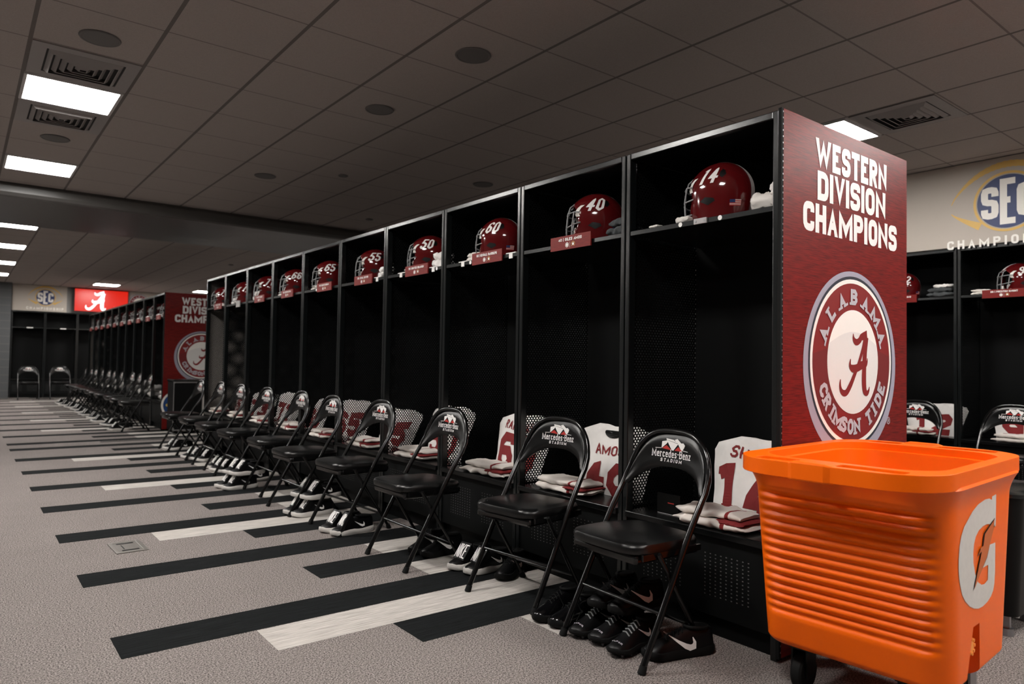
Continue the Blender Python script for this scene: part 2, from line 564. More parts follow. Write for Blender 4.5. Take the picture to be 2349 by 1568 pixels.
# ------------------------------------------------------------------ lettering: every glyph is a set of strokes
GL = {
    'A': ("0,0 .5,1 1,0; .2,.3 .8,.3", 1), 'B': ("0,0 0,1 1,1r 1,.53r 0,.53; 0,0 1,0r 1,.53r .3,.53", 1), 'C': ("1,.7 1,1r 0,1r 0,0r 1,0r 1,.3", 1),
    'D': ("0,0 0,1 1,1r 1,0r z", 1), 'E': ("1,1 0,1 0,0 1,0; 0,.53 .85,.53", .9), 'F': ("1,1 0,1 0,0; 0,.53 .85,.53", .9),
    'G': ("1,.7 1,1r 0,1r 0,0r 1,0r 1,.48 .55,.48", 1), 'H': ("0,0 0,1; 1,0 1,1; 0,.52 1,.52", 1), 'I': ("0,0 0,1", 0), 'J': ("1,1 1,0r 0,0r 0,.3", .9),
    'K': ("0,0 0,1; 1,1 .1,.45; .3,.6 1,0", 1), 'L': ("0,1 0,0 1,0", .85), 'M': ("0,0 0,1 .5,.2 1,1 1,0", 1.42), 'N': ("0,0 0,1 1,0 1,1", 1.08),
    'O': ("0,0r 0,1r 1,1r 1,0r z", 1), 'P': ("0,0 0,1 1,1r 1,.47r 0,.47", 1), 'Q': ("0,0r 0,1r 1,1r 1,0r z; .6,.3 1,0", 1),
    'R': ("0,0 0,1 1,1r 1,.5r 0,.5; .45,.5 1,0", 1), 'S': ("1,.74 1,1r 0,1r 0,.53r 1,.5r 1,0r 0,0r 0,.26", 1), 'T': ("0,1 1,1; .5,1 .5,0", .95),
    'U': ("0,1 0,0r 1,0r 1,1", 1), 'V': ("0,1 .5,0 1,1", 1), 'W': ("0,1 .25,0 .5,.9 .75,0 1,1", 1.62), 'X': ("0,0 1,1; 0,1 1,0", 1),
    'Y': ("0,1 .5,.45 1,1; .5,.5 .5,0", 1), 'Z': ("0,1 1,1 0,0 1,0", .95),
    '0': ("0,0r 0,1r 1,1r 1,0r z", 1), '1': ("0,.82 .5,1 .5,0; .1,0 .9,0", .8), '2': ("0,.72 0,1r 1,1r 1,.6 0,.12 0,0 1,0", 1),
    '3': ("0,.75 0,1r 1,1r 1,.52 .4,.52; .4,.52 1,.52 1,0r 0,0r 0,.25", 1), '4': ("1,.3 0,.3 .65,1 .65,0", 1), '5': ("1,1 0,1 0,.58 1,.58r 1,0r 0,0r 0,.24", 1),
    '6': ("1,.76 1,1r 0,1r 0,0r 1,0r 1,.55r 0,.55", 1), '7': ("0,1 1,1 .4,0", 1), '8': ("0,0r 0,.53 0,1r 1,1r 1,.53 1,0r z; 0,.53 1,.53", 1),
    '9': ("0,.24 0,0r 1,0r 1,1r 0,1r 0,.45r 1,.45", 1), '-': ("0,.5 1,.5", .5), '|': ("0,-.1 0,1.1", 0),
    'e': ("0,.34 1,.34 1,.62r 0,.62r 0,0r 1,0r 1,.12", .8), 'r': ("0,0 0,.62; 0,.45 .5,.62 1,.55", .6), 'c': ("1,.48 1,.62r 0,.62r 0,0r 1,0r 1,.14", .75),
    'd': ("1,1 1,0 0,0r 0,.62r 1,.62", .85), 's': ("1,.5 1,.62r 0,.62r 0,.34r 1,.3r 1,0r 0,0r 0,.12", .7), 'n': ("0,0 0,.62 1,.62r 1,0", .85), 'z': ("0,.62 1,.62 0,0 1,0", .75),
}


def fillet(pts, closed, rad, seg):
    out = []
    n = len(pts)
    for i, (x, y, r_) in enumerate(pts):
        if not r_ or (not closed and i in (0, n - 1)):
            out.append(Vector((x, y)))
            continue
        p = Vector((x, y))
        a = Vector(pts[i - 1][:2]) - p
        b = Vector(pts[(i + 1) % n][:2]) - p
        k = min(rad, a.length * .49, b.length * .49)
        p0, p1 = p + a.normalized() * k, p + b.normalized() * k
        for j in range(seg + 1):
            t = j / seg
            out.append(p0 * (1 - t) ** 2 + p * 2 * t * (1 - t) + p1 * t * t)
    return out


def ribbon(mb, pts, t, f, closed=False, box=None, sub=0.0):
    pts = [Vector(p) for p in pts]
    if sub:
        q = []
        for i in range(len(pts) - (0 if closed else 1)):
            a, b = pts[i], pts[(i + 1) % len(pts)]
            k = max(1, int((b - a).length / sub))
            q += [a.lerp(b, j / k) for j in range(k)]
        if not closed:
            q.append(pts[-1])
        pts = q
    n = len(pts)
    L, Rr = [], []
    for i in range(n):
        tt = t[i] if isinstance(t, (list, tuple)) else t
        d0 = (pts[i] - pts[i - 1]) if (closed or i > 0) else None
        d1 = (pts[(i + 1) % n] - pts[i]) if (closed or i < n - 1) else None
        d0 = d0.normalized() if d0 and d0.length > 1e-9 else None
        d1 = d1.normalized() if d1 and d1.length > 1e-9 else None
        if d0 is None:
            d0 = d1
        if d1 is None:
            d1 = d0
        d = d0 + d1
        if d.length < 1e-6:
            d = d0
        d.normalize()
        nn = Vector((-d.y, d.x))
        n0 = Vector((-d0.y, d0.x))
        c = max(.38, nn.dot(n0))
        h = tt / 2 / c
        end = not closed and i in (0, n - 1)
        if end and box and abs(d.x) > .08 and abs(d.y) > .3:
            nn = Vector((-1 if d.y > 0 else 1, 0))
            h = tt / 2 / abs(d.y)
        L.append(pts[i] + nn * h)
        Rr.append(pts[i] - nn * h)
    if box:
        for q in L + Rr:
            q.x = min(max(q.x, box[0]), box[2])
            q.y = min(max(q.y, box[1]), box[3])
    fs = [(i, (i + 1) % n, n + (i + 1) % n, n + i) for i in range(n if closed else n - 1)]
    # strokes that cross lie a hair above one another, like layers of print
    mb.lay = (getattr(mb, 'lay', 0) + 1) % 5
    hh = 1e-4
    out = []
    for i_, p in enumerate(L + Rr):
        o = Vector(f(p.x, p.y))
        nv = (Vector(f(p.x + hh, p.y)) - o).cross(Vector(f(p.x, p.y + hh)) - o)
        out.append(tuple(o + nv.normalized() * (.00011 * (mb.lay + (i_ % n) / n))) if nv.length > 1e-14 else tuple(o))
    mb.add(out, fs)


def glyph(mb, ch, W, H, t, f, seg=4, rad=None, sub=0.0, serif=0.0, tv=None):
    """draws ch with its lower left corner at (0,0); returns its width"""
    spec, wf = GL[ch]
    w_ = max(t, W * wf)
    if wf == 0:
        w_ = t
    rad = rad if rad is not None else min(w_, H) * .48
    for st in spec.split(';'):
        tk = st.split()
        closed = tk[-1] == 'z'
        if closed:
            tk = tk[:-1]
        pts = []
        for q in tk:
            rr = q.endswith('r')
            a, b = q.rstrip('r').split(',')
            pts.append((t / 2 + float(a) * (w_ - t), t / 2 + float(b) * (H - t), rr))
        ends = []
        if not closed:
            for i, j in ((0, 1), (-1, -2)):
                x, y, _ = pts[i]
                dx, dy = x - pts[j][0], y - pts[j][1]
                if abs(dy) > abs(dx) * .8:
                    raw = float(tk[i].rstrip('r').split(',')[1])
                    top = raw > .98 or (ch.islower() and abs(raw - .62) < .01)
                    if raw in (0, 1) or top or ch == '|':
                        ny = y + math.copysign(t / 2, dy)
                        nx = x + (dx / dy * (ny - y) if abs(dy) > 1e-9 else 0)
                        pts[i] = (nx, ny, False)
                        if abs(dx) < abs(dy) * .75:
                            ends.append((nx, ny, dy))
                else:
                    raw = float(tk[i].rstrip('r').split(',')[0])
                    if raw in (0, 1):
                        pts[i] = (x + math.copysign(t / 2, dx), y, False)
        pl = fillet(pts, closed, rad, seg)
        ribbon(mb, pl, t, f, closed, box=(-.001, min(0, -H * .2 if ch == '|' else 0), w_ + .001, H * 1.2 if ch == '|' else H), sub=sub)
        if serif:
            for (x, y, dy) in ends:
                yy = y - math.copysign(t * .3, dy)
                ribbon(mb, [(x - serif * t, yy), (x + serif * t, yy)], t * .6, f)
    return w_


def text_width(s_, W, t, gap, space):
    x = 0
    for ch in s_:
        x += space if ch == ' ' else ((t if GL[ch][1] == 0 else max(t, W * GL[ch][1])) + gap)
    return x - gap


def text(mb, s_, W, H, t, gap, f, x0=0.0, y0=0.0, align='c', space=None, shear=0.0, **kw):
    space = W * .7 if space is None else space
    tw = text_width(s_, W, t, gap, space)
    x = x0 - (tw / 2 if align == 'c' else 0)
    for ch in s_:
        if ch == ' ':
            x += space
            continue
        xx = x
        w_ = glyph(mb, ch, W, H, t, lambda u, v, xx=xx: f(xx + u + shear * v, y0 + v), **kw)
        x += w_ + gap
    return tw


def fit_text(mb, s_, width, H, t, gapf, f, **kw):
    """condense or widen the letters so that the line fills width"""
    lo, hi = t * 1.05, width
    for _ in range(40):
        W = (lo + hi) / 2
        if text_width(s_, W, t, gapf, W * .7) > width:
            hi = W
        else:
            lo = W
    text(mb, s_, lo, H, t, gapf, f, **kw)


SCRIPT_A = [  # polylines (x, y, width): the cursive capital A, roughly -.19..+.12 by -.16..+.13
    [(-.012, .122, .004), (-.010, .104, .016), (.002, .090, .026), (.022, .086, .028), (.046, .096, .028), (.062, .110, .030), (.112, .118, .046)],
    [(.098, .108, .030), (.076, .062, .022), (.040, .000, .020), (-.004, -.060, .024), (-.040, -.104, .028), (-.075, -.132, .028), (-.108, -.128, .024), (-.124, -.105, .016), (-.122, -.075, .006)],
    [(.106, .110, .036), (.092, .04, .036), (.086, -.03, .036), (.085, -.09, .038), (.092, -.125, .034), (.112, -.136, .024), (.128, -.124, .014), (.134, -.108, .004)],
    [(-.036, .012, .006), (-.040, -.014, .018), (-.020, -.028, .032), (.020, -.026, .034), (.060, -.014, .036), (.096, -.008, .032), (.112, .004, .012), (.114, .018, .004)],
]


def script_a(mb, f, k=1.0, c=(0, 0), fat=1.0):
    for st in SCRIPT_A:
        # smooth by Catmull-Rom
        P = [Vector(p) for p in st]
        P = [P[0] * 2 - P[1]] + P + [P[-1] * 2 - P[-2]]
        pts, ws = [], []
        for i in range(1, len(P) - 2):
            for j in range(5):
                t = j / 5
                a, b, c_, d = P[i - 1], P[i], P[i + 1], P[i + 2]
                q = .5 * ((2 * b) + (c_ - a) * t + (2 * a - 5 * b + 4 * c_ - d) * t * t + (3 * b - a - 3 * c_ + d) * t ** 3)
                pts.append((c[0] + q.x * k, c[1] + q.y * k))
                ws.append(max(.002, q.z) * k * fat)
        pts.append((c[0] + st[-1][0] * k, c[1] + st[-1][1] * k))
        ws.append(st[-1][2] * k * fat)
        ribbon(mb, pts, ws, f)


def arc_text(mb, s_, radius, a0, a1, W, H, t, f, inward=False, **kw):
    """letters standing on a circle; angles in degrees, baseline at rad (outward) or top at rad (inward)"""
    n = len(s_)
    for i, ch in enumerate(s_):
        if ch == ' ':
            continue
        a = R(a0 + (a1 - a0) * i / (n - 1))
        wf = GL[ch][1]
        w_ = t if wf == 0 else W * wf
        if inward:
            ex, ey = (-math.sin(a), math.cos(a)), (-math.cos(a), -math.sin(a))
            base = radius
        else:
            ex, ey = (math.sin(a), -math.cos(a)), (math.cos(a), math.sin(a))
            base = radius

        def g(u, v, ex=ex, ey=ey, a=a, w_=w_):
            uu = u - w_ / 2
            return f(base * math.cos(a) + ex[0] * uu + ey[0] * v, base * math.sin(a) + ex[1] * uu + ey[1] * v)
        glyph(mb, ch, W, H, t, g, **kw)


def round_emblem(parent, f, r=.34):
    """f(u, v, layer): the round school seal of radius r (of its red ring)"""
    k = r / .34
    L = lambda n: (lambda u, v: f(u, v, n))
    o = MB().disc((-.002 * k, -.014 * k), .412 * k, L(1), 72).build('emblem_shadow_ring', M_GREYP, parent, fix=False)
    e = MB().disc((0, 0), .376 * k, L(2), 72).build('emblem', [M_NAVYP], parent, fix=False)
    MB().disc((0, 0), .363 * k, L(3), 72).build('white_ring', M_CREAM, e, fix=False)
    MB().disc((0, 0), .345 * k, L(4), 72).build('red_ring', M_EMBRED, e, fix=False)
    MB().disc((0, 0), .228 * k, L(6), 60).build('inner_disc', M_CREAM, e, fix=False)
    # darker lower wave across the seal
    lowdisc = [(.226 * k * math.cos(R(a)), .226 * k * math.sin(R(a))) for a in range(-200, 21, 5)]
    wave = [(.226 * k * (1 - 2 * t_) * .94, (.077 + .055 * math.sin(PI * t_)) * k) for t_ in [q / 10 for q in range(1, 10)]]
    MB().poly(lowdisc + wave, L(7)).build('pale_wave', M_CREAM2, e, fix=False)
    for sgn in (-1, 1):
        q = [(sgn * .343 * k * math.cos(R(a)), .343 * k * math.sin(R(a))) for a in range(-60, 6, 5)]
        q += [(sgn * .229 * k * math.cos(R(a)), .229 * k * math.sin(R(a))) for a in range(14, -61, -5)]
        MB().poly(q if sgn > 0 else q[::-1], L(5)).build('dark_wave', M_EMBRED2, e, fix=False)
    a = MB()
    arc_text(a, 'ALABAMA', .250 * k, 156, 24, .060 * k, .070 * k, .0185 * k, L(8), seg=1, rad=.012 * k, serif=1.05)
    arc_text(a, 'CRIMSON TIDE', .318 * k, 205, 335, .053 * k, .068 * k, .0180 * k, L(8), inward=True, seg=1, rad=.012 * k, serif=.95)
    a.build('lettering', M_SILVER, e, fix=False)
    s_ = MB()
    script_a(s_, L(9), 1.02 * k, (.005 * k, .0 * k))
    s_.build('script_letter', M_EMBRED, e, fix=False)
    return e


def conference_emblem(parent, f, r=.2):
    """f(u, v, layer): navy disc with SEC inside a gold football outline and the word below"""
    L = lambda n: (lambda u, v: f(u * r, v * r, n))
    e = MB().disc((0, 0), 1.13, L(2), 60, 1.04).build('emblem', M_GOLD, parent, fix=False)
    MB().disc((0, 0), 1.0, L(2), 60).build('navy_disc', M_NAVY, e, fix=False)
    q = MB()
    for ch, x0, w_, h in (('S', -.87, .58, 1.22), ('E', -.25, .50, 1.72), ('C', .29, .58, 1.22)):
        glyph(q, ch, w_ / GL[ch][1], h, .235, lambda u, v, x0=x0, h=h: L(3)(x0 + u, -h / 2 + v), seg=2, rad=.12)
    q.build('disc_lettering', M_CREAM, e, fix=False)
    g = MB()
    top = [(x / 20 * 1.9, .12 + 1.28 * (1 - (x / 20) ** 2) ** .8) for x in range(-20, 21)]
    wd = [.02 + .20 * (1 - (x / 20) ** 2) + (.04 if x % 2 else 0) * (1 - (x / 20) ** 2) for x in range(-20, 21)]
    ribbon(g, top, wd, L(1))
    for sg in (-1, 1):
        low = [(sg * (1.9 - 1.0 * i / 10), -.22 - .62 * (i / 10) ** .8) for i in range(11)]
        ribbon(g, low, [.03 + .26 * (i / 10) for i in range(11)], L(1))
    g.build('gold_swoosh', M_GOLD, e, fix=False)
    t = MB()
    fit_text(t, 'CHAMPIONSHIP', 4.1, .34, .075, .13, L(2), y0=-1.62, seg=4)
    t.build('lettering', M_CREAM, e, fix=False)
    return e

# ------------------------------------------------------------------ the room
XW, YW = 4.63, 21.15          # front planes of the right and the far locker walls
struct('floor', MB().add([(-6.5, -6.5, 0), (6.2, -6.5, 0), (6.2, 22.6, 0), (-6.5, 22.6, 0)], [(0, 1, 2, 3)]), carpet_mat())
struct('ceiling', MB().box(-6.5, 6.2, -6.5, 22.6, ZC, ZC + .06), ceiling_mat())
struct('wall_right', MB().box(5.30, 5.45, -6.5, 22.6, 0, ZC).box(XW, 5.30, -6.5, 22.6, 2.242, ZC), M_WALL)
struct('wall_far', MB().box(-6.5, 5.3, YW + .66, YW + .8, 0, ZC).box(-1.46, 5.3, YW, YW + .66, 2.30, ZC), M_WALL)
struct('wall_left', MB().box(-6.65, -6.5, -6.5, 22.6, 0, ZC), M_WALL)
struct('wall_near', MB().box(-6.5, 5.3, -6.65, -6.5, 0, ZC), M_WALL)
struct('column_far_left', MB().box(-2.6, -1.455, YW - .28, YW + .66, 0, ZC), M_BLOCK)
bm_ = MB().box(-6.5, XW, 7.86, 9.25, 2.845, ZC + .01)
struct('beam_near', bm_, M_BEAM, bevel=.05)
struct('beam_far', MB().box(-6.5, XW, 9.25, 10.47, 2.93, ZC + .01), M_BEAM, bevel=.04)

# ------------------------------------------------------------------ ceiling fittings
def troffer(label, x, y):
    t = thing('ceiling_light', label, 'ceiling light', (x, y, ZC), 0, 'square ceiling light panels')
    h = TS / 2 - .012
    f = MB()
    for (a, b, c, d) in ((-h, h, -h, -h + .02), (-h, h, h - .02, h), (-h, -h + .02, -h + .02, h - .02), (h - .02, h, -h + .02, h - .02)):
        f.box(a, b, c, d, -.014, -.001)
    f.build('frame', M_LFRAME, t)
    MB().box(-h + .02, h - .02, -h + .02, h - .02, -.009, -.001).build('diffuser', M_DIFF, t)
    return t


L0 = troffer('bright square ceiling light panel between two louvred vents, nearest in the left row', GX - TS / 2 + TS * 0 - .005, GY + TS * 2.5)
lx = GX - TS / 2
for lab, x, y in (
        ('bright square ceiling light panel just before the dropped beam, second in the left row', lx, GY + TS * 6.5),
        ('bright square ceiling light panel just past the dropped beam at the left picture edge', lx, 10.86),
        ('bright square ceiling light panel beyond the beam, second one past it in the left row', lx, 13.36),
        ('bright square ceiling light panel far down the left row, third past the beam', lx, 16.1),
        ('smallest bright square ceiling light panel at the left edge, last of the left row', lx, 18.7),
        ('bright square ceiling light panel over the far wall, above the red screen', .50, 19.55),
        ('bright square ceiling light panel just left of the far end of the near lockers', 2.95, 19.55),
        ('bright square ceiling light panel behind the top edge of the large red end panel', 2.955, 1.372),
        ('square ceiling light panel over the aisle, out of the picture above the chairs', lx, GY - TS * 1.5),
        ('square ceiling light panel over the aisle, above the camera', lx, GY - TS * 5.5),
        ('square ceiling light panel left of the aisle, level with the beam', -4.36, 5.64),
        ('square ceiling light panel at the front of the room, in line with the red panel', .52, -1.68),
        ('square ceiling light panel at the very front of the room, behind the camera', .52, -4.12),
        ('square ceiling light panel over the right aisle, near the front of the room', 2.955, -1.07),
        ('square ceiling light panel over the front right corner of the room', 2.955, -3.51),
        ('square ceiling light panel over the right aisle, beyond the beam', 2.955, 11.4),
        ('square ceiling light panel over the right aisle, behind the far lockers', 2.955, 15.4)):
    dup(L0, (x, y, ZC), 0, lab)


def vent(label, x, y, n=5):
    t = thing('ceiling_vent', label, 'air vent', (x, y, ZC), 0, 'louvred ceiling vents')
    h = TS / 2 - .012
    f = MB()
    q = .215
    for (a, b, c, d) in ((-h, h, -h, -q), (-h, h, q, h), (-h, -q, -q, q), (q, h, -q, q)):
        f.box(a, b, c, d, -.008, -.001)
    f.build('vent_frame', M_VENT, t)
    MB().box(-q, q, -q, q, -.002, -.001).build('vent_back', M_VENTD, t)
    lv = MB()
    for i in range(n):
        r0 = q - .012 - i * .04
        r1 = r0 - .022
        lv.loft([[(-r0, -r0, -.004), (r0, -r0, -.004), (r0, r0, -.004), (-r0, r0, -.004)],
                 [(-r1, -r1, -.026), (r1, -r1, -.026), (r1, r1, -.026), (-r1, r1, -.026)]], True, False)
        lv.loft([[(-r1, -r1, -.026), (r1, -r1, -.026), (r1, r1, -.026), (-r1, r1, -.026)],
                 [(-r1 + .004, -r1 + .004, -.024), (r1 - .004, -r1 + .004, -.024), (r1 - .004, r1 - .004, -.024), (-r1 + .004, r1 - .004, -.024)]], True, False)
    lv.build('vent_louvre', M_VENT, t)
    return t


vent('grey louvred ceiling vent in front of the nearest ceiling light panel', lx + .0, GY + TS * 1.5)
vent('grey louvred ceiling vent just behind the nearest ceiling light panel', lx + .0, GY + TS * 3.5)
vent('grey louvred ceiling vent over the right aisle beside the light above the red panel', 2.955, .762)


def speaker(label, x, y, r=.105, name='ceiling_speaker', cat='ceiling speaker', grp='round ceiling speakers'):
    t = thing(name, label, cat, (x, y, ZC), 0, grp)
    MB().lathe([(r, 0), (r + .006, -.004), (r + .002, -.010), (r - .008, -.011), (r - .012, -.008)]).build('rim', M_LFRAME if r > .12 else M_SPK, t, smooth=40)
    MB().lathe([(r - .012, -.002), (r - .012, -.009), (.0001, -.013)]).build('grille', M_SPK, t, smooth=40)
    return t


speaker('round grey ceiling speaker in the top left corner of the photo, before the vents', -1.90, 3.236)
speaker('round grey ceiling speaker between the two nearest ceiling lights of the left row', -1.90, 5.69)
speaker('round dark ceiling speaker near the top centre of the photo', -.085, 2.0)
speaker('round dark ceiling speaker above the lockers, second along the centre line', -.085, 3.217, .10)
speaker('round dark ceiling speaker shortly before the dropped beam', -.085, 5.709, .10)
speaker('round ceiling speaker just above the top edge of the near lockers', 1.784, 4.49, .10)
for lab, x, y in (('tiny ceiling sprinkler cap between the second and third centre speakers', .517, 5.16),
                  ('tiny ceiling sprinkler cap above the middle of the near lockers', 1.734, 7.0),
                  ('tiny ceiling sprinkler cap past the beam above the far end of the near lockers', 1.745, 13.07)):
    speaker(lab, x, y, .045, 'sprinkler_cap', 'sprinkler', 'ceiling sprinkler caps')


# ------------------------------------------------------------------ open metal lockers
def locker(name, label, s=S, ht=HT, sh=SH, bz=BZ, group=None, clip=True):
    t = thing(name, label, 'locker', (0, 0, 0), 0, group)
    g = .0035
    a, b = g, s - g
    sw = .026
    f = MB()
    f.box(0, .045, a, a + sw, 0, ht).box(0, .045, b - sw, b, 0, ht)
    f.box(0, .03, a + sw, b - sw, ht - .03, ht)
    f.build('front_frame', M_STILE, t, bevel=.004)
    MB().add([(.045, b - .002, .1), (DEP, b - .002, .1), (DEP, b - .002, ht - .01), (.045, b - .002, ht - .01)], [(0, 1, 2, 3)]).build('side_panel', M_PERF_X, t, fix=False)
    MB().add([(DEP - .003, a, bz), (DEP - .003, b, bz), (DEP - .003, b, ht - .01), (DEP - .003, a, ht - .01)], [(0, 1, 2, 3)]).build('back_panel', M_METAL, t, fix=False)
    MB().box(.03, DEP - .004, a + .002, b - .004, ht - .012, ht).build('top_panel', M_METAL, t)
    p = MB().box(.004, DEP - .006, a + sw, b - sw - .0, sh - .022, sh)
    sf = p.build('shelf', M_STILE, t, bevel=.002)
    sb = MB().box(-.012, DEP - .006, a + sw, b - sw, bz - .03, bz)
    sb.build('bench_seat', M_BENCH, t, bevel=.004)
    bp = MB().box(.012, .03, a + sw, b - sw, .09, bz - .03)
    bp.build('base_panel', M_SLOT, t)
    MB().box(.045, .06, a + sw, b - sw, 0, .09).build('kick_plate', M_METAL, t)
    return t


NUM = ['14', '40', '60', '50', '55', '65', '66', '71', '73', '76']
ORD = ['nearest', 'second', 'third', 'fourth', 'fifth', 'sixth', 'seventh', 'eighth', 'ninth', 'farthest']
base = locker('open_locker', 'nearest open black locker, against the large red panel, with red helmet 14 on its shelf')
base['group'] = 'open lockers of the near island'
KY = 10.42
for k in range(1, 10):
    dup(base, (0, k * S, 0), 0, ('open black locker with red helmet %s on its shelf, %s from the red panel' % (NUM[k], ORD[k] if k < 9 else 'last')), 'open lockers of the near island')
for k in range(10):
    dup(base, (0, KY + k * S, 0), 0, 'open black metal locker of the far island, %s from the far red end panel' % (ORD[k] if k else 'first'), 'open lockers of the far island')
for k in range(10):
    dup(base, (DI, (k + 1) * S, 0), PI, 'open black locker on the back of the near locker island', 'lockers on the back of the near island')
    dup(base, (DI, KY + (k + 1) * S, 0), PI, 'open black locker on the back of the far locker island', 'lockers on the back of the far island')
rb = locker('open_locker', 'open black wall locker at the right edge of the photo holding red helmet 98', S, 2.242, 1.808, .515, 'open lockers along the right wall')
rb.location = (XW, .2275, 0)
dup(rb, (XW, .2275 + S, 0), 0, 'open black wall locker just right of the large red panel holding red helmet 12')
dup(rb, (XW, .2275 - S, 0), 0, 'open black wall locker along the right wall, past the right edge of the photo')
dup(rb, (XW, .2275 + 2 * S, 0), 0, 'open black wall locker along the right wall, behind the large red panel')
fb = locker('open_locker', 'empty dark wall locker at the far end, next to the grey block column', .745, 2.30, 1.87, .50, 'empty lockers of the far wall')
fb.location = (-1.43 + .745, YW, 0)
fb.rotation_euler = (0, 0, PI / 2)
for k, lab in ((1, 'empty dark wall locker at the far end, second from the grey block column'), (2, 'empty dark wall locker at the far end, half hidden by the far island'),
               (3, 'empty dark wall locker at the far end, behind the far island')):
    dup(fb, (-1.43 + .745 * (k + 1), YW, 0), PI / 2, lab)

# small clips and stickers on the shelf edge of the nearest locker, cards on the others
t = thing('shelf_card_clip', 'clear plastic card clip screwed to the shelf edge under red helmet 14', 'card clip', (0, .372, 1.753))
MB().box(-.004, .004, -.033, .033, -.0115, .0125).build('clip_plate', M_TAPE, t, bevel=.001)
for y in (-.022, .022):
    MB().box(-.006, -.004, y - .004, y + .004, -.004, .004).build('screw', M_STEEL, t)
for y, lab in ((.275, 'round white sticker on the shelf edge right of the clear card clip'), (.482, 'round white sticker on the shelf edge left of the clear card clip')):
    o = MB().disc((y, 1.7535), .0105, lambda u, v: (.0028, u, v), 24).build('round_sticker', M_WHITE, fix=False)
    tag(o, lab, 'sticker', 'round stickers on the nearest shelf edge')


def card(k, y0, num, name, label, base=(0, 0, 0), w_=.305, z0=1.728, z1=1.800, small=False, grp='red name cards of the near island'):
    t = thing('name_card', label, 'name card', (base[0] - .006, base[1] + y0 + w_ / 2, base[2] + z0), 0, grp)
    h = z1 - z0
    MB().box(-.004, .004, -w_ / 2, w_ / 2, 0, h).build('card', M_CARD, t)
    f = lambda u, v: (-.0048, -u, v)
    q = MB()
    tx = num + ' | ' + name if name else num
    wl = min(.205, .0105 * len(tx) + .02)
    fit_text(q, tx, wl, .0155, .0034, .0018, f, x0=0, y0=.045, seg=2)
    q.build('lettering', M_WHITE, t, fix=False)
    e = MB()
    e.disc((-.022, .023), .013, f, 20, .010).disc((-.022, .023), .008, f, 16)
    e.poly([(-.001, .008), (.0, .008), (.0, .038), (-.001, .038)], f)
    e.disc((.024, .024), .0075, f, 16)
    e.build('round_mark', M_WHITE, t, fix=False)
    g = MB()
    ribbon(g, [(.010, .024), (.016, .034), (.024, .037), (.032, .034), (.038, .024)], .0022, f)
    ribbon(g, [(.012, .019), (.017, .013)], .003, f)
    ribbon(g, [(.036, .019), (.031, .013)], .003, f)
    g.build('gold_mark', M_GOLD, t, fix=False)
    return t


for k, y0, nm in ((1, 1.034, 'GILES AMOS'), (2, 1.773, 'KENDALL RANDOLPH'), (3, 2.605, 'HUNTER BRANNON'), (4, 3.428, 'EMIL EKIYOR'), (5, 4.178, 'DEONTE BROWN'),
                  (6, 5.062, 'LESTER COTTON'), (7, 5.865, 'SCOTT LASHLEY'), (9, 7.380, 'SCOTT MEYER')):
    card(k, y0, NUM[k], nm, 'red printed name card on the shelf edge under red helmet ' + NUM[k])
c8 = MB().box(-.012, -.004, 6.665, 6.80, 1.715, 1.785).build('blank_card', M_VENT)
tag(c8, 'small grey card hanging from the shelf edge in the last locker but one', 'card')
for k in range(10):
    card(k, KY + k * S + .24, NUM[k], '', 'small red name card in the far island, %s from the far red panel' % ORD[k], grp='red name cards of the far island')
card(0, .2275 + S + .34, '12', 'SKYLER DELONG', 'red name card under red helmet 12 on the right wall shelf', (XW, 0, .043), grp='red name cards of the right wall')
card(0, .2275 + .27, '98', 'PRESTON KNIGHT', 'red name card under red helmet 98 at the right edge of the photo', (XW, 0, .043), .335, grp='red name cards of the right wall')
for x, lab in ((-1.02, 'tiny white card clip on the far wall shelf nearest the grey column'), (-.27, 'tiny white card clip on the far wall shelf, second from the grey column')):
    o = MB().box(x - .07, x + .07, YW - .008, YW + .002, 1.845, 1.868).build('shelf_card_clip', M_WHITE)
    tag(o, lab, 'card clip')


# ------------------------------------------------------------------ red end panels
def end_panel(label, y):
    t = thing('end_panel', label, 'end panel', (0, y, 0), 0, 'printed red end panels')
    MB().box(.004, DI + .004, -.015, -.001, 0.02, HT + .002).build('panel_board', M_PANEL, t, bevel=.001)
    e = MB().box(-.012, .003, -.015, -.001, .02, HT + .002).build('edge_strip', M_RUBBER, t)
    r_ = MB()
    for i in range(86):
        r_.box(-.0025, .002, -.0158, -.0150, .04 + i * .0245, .046 + i * .0245)
    r_.build('rivet', M_STEEL, e)
    f = lambda u, v: (u, -.0160, v)
    q = MB()
    for tx, x0, x1, z0, z1 in (('WESTERN', .240, .873, 1.953, 2.076), ('DIVISION', .256, .860, 1.820, 1.942), ('CHAMPIONS', .146, .977, 1.683, 1.803)):
        fit_text(q, tx, x1 - x0, z1 - z0, .0295, .0095, f, x0=(x0 + x1) / 2, y0=z0, seg=4, rad=.034)
    q.build('lettering', M_WHITE, t, fix=False)
    round_emblem(t, lambda u, v, n: (.558 + u * 1.0, -.0158 - n * .0005, 1.158 + v), .335)
    q = MB().disc((.893, .892), .0165, f, 24, .0135)
    glyph(q, 'R', .014, .018, .003, lambda u, v: f(.887 + u, .883 + v))
    q.build('registered_mark', M_SILVER, t, fix=False)
    # lower blue roundel
    w_ = MB().disc((.20, .39), .215, lambda u, v: (u, -.0160, v), 48).build('lower_roundel', M_CREAM, t, fix=False)
    MB().disc((.20, .39), .185, lambda u, v: (u, -.0165, v), 48).build('blue_disc', M_COBALT, w_, fix=False)
    q = MB()
    for a in range(0, 360, 60):
        q.disc((.20 + .125 * math.cos(R(a)), .39 + .125 * math.sin(R(a))), .022, lambda u, v: (u, -.0170, v), 16)
    q.build('yellow_dot', M_YELLOWP, w_, fix=False)
    return t


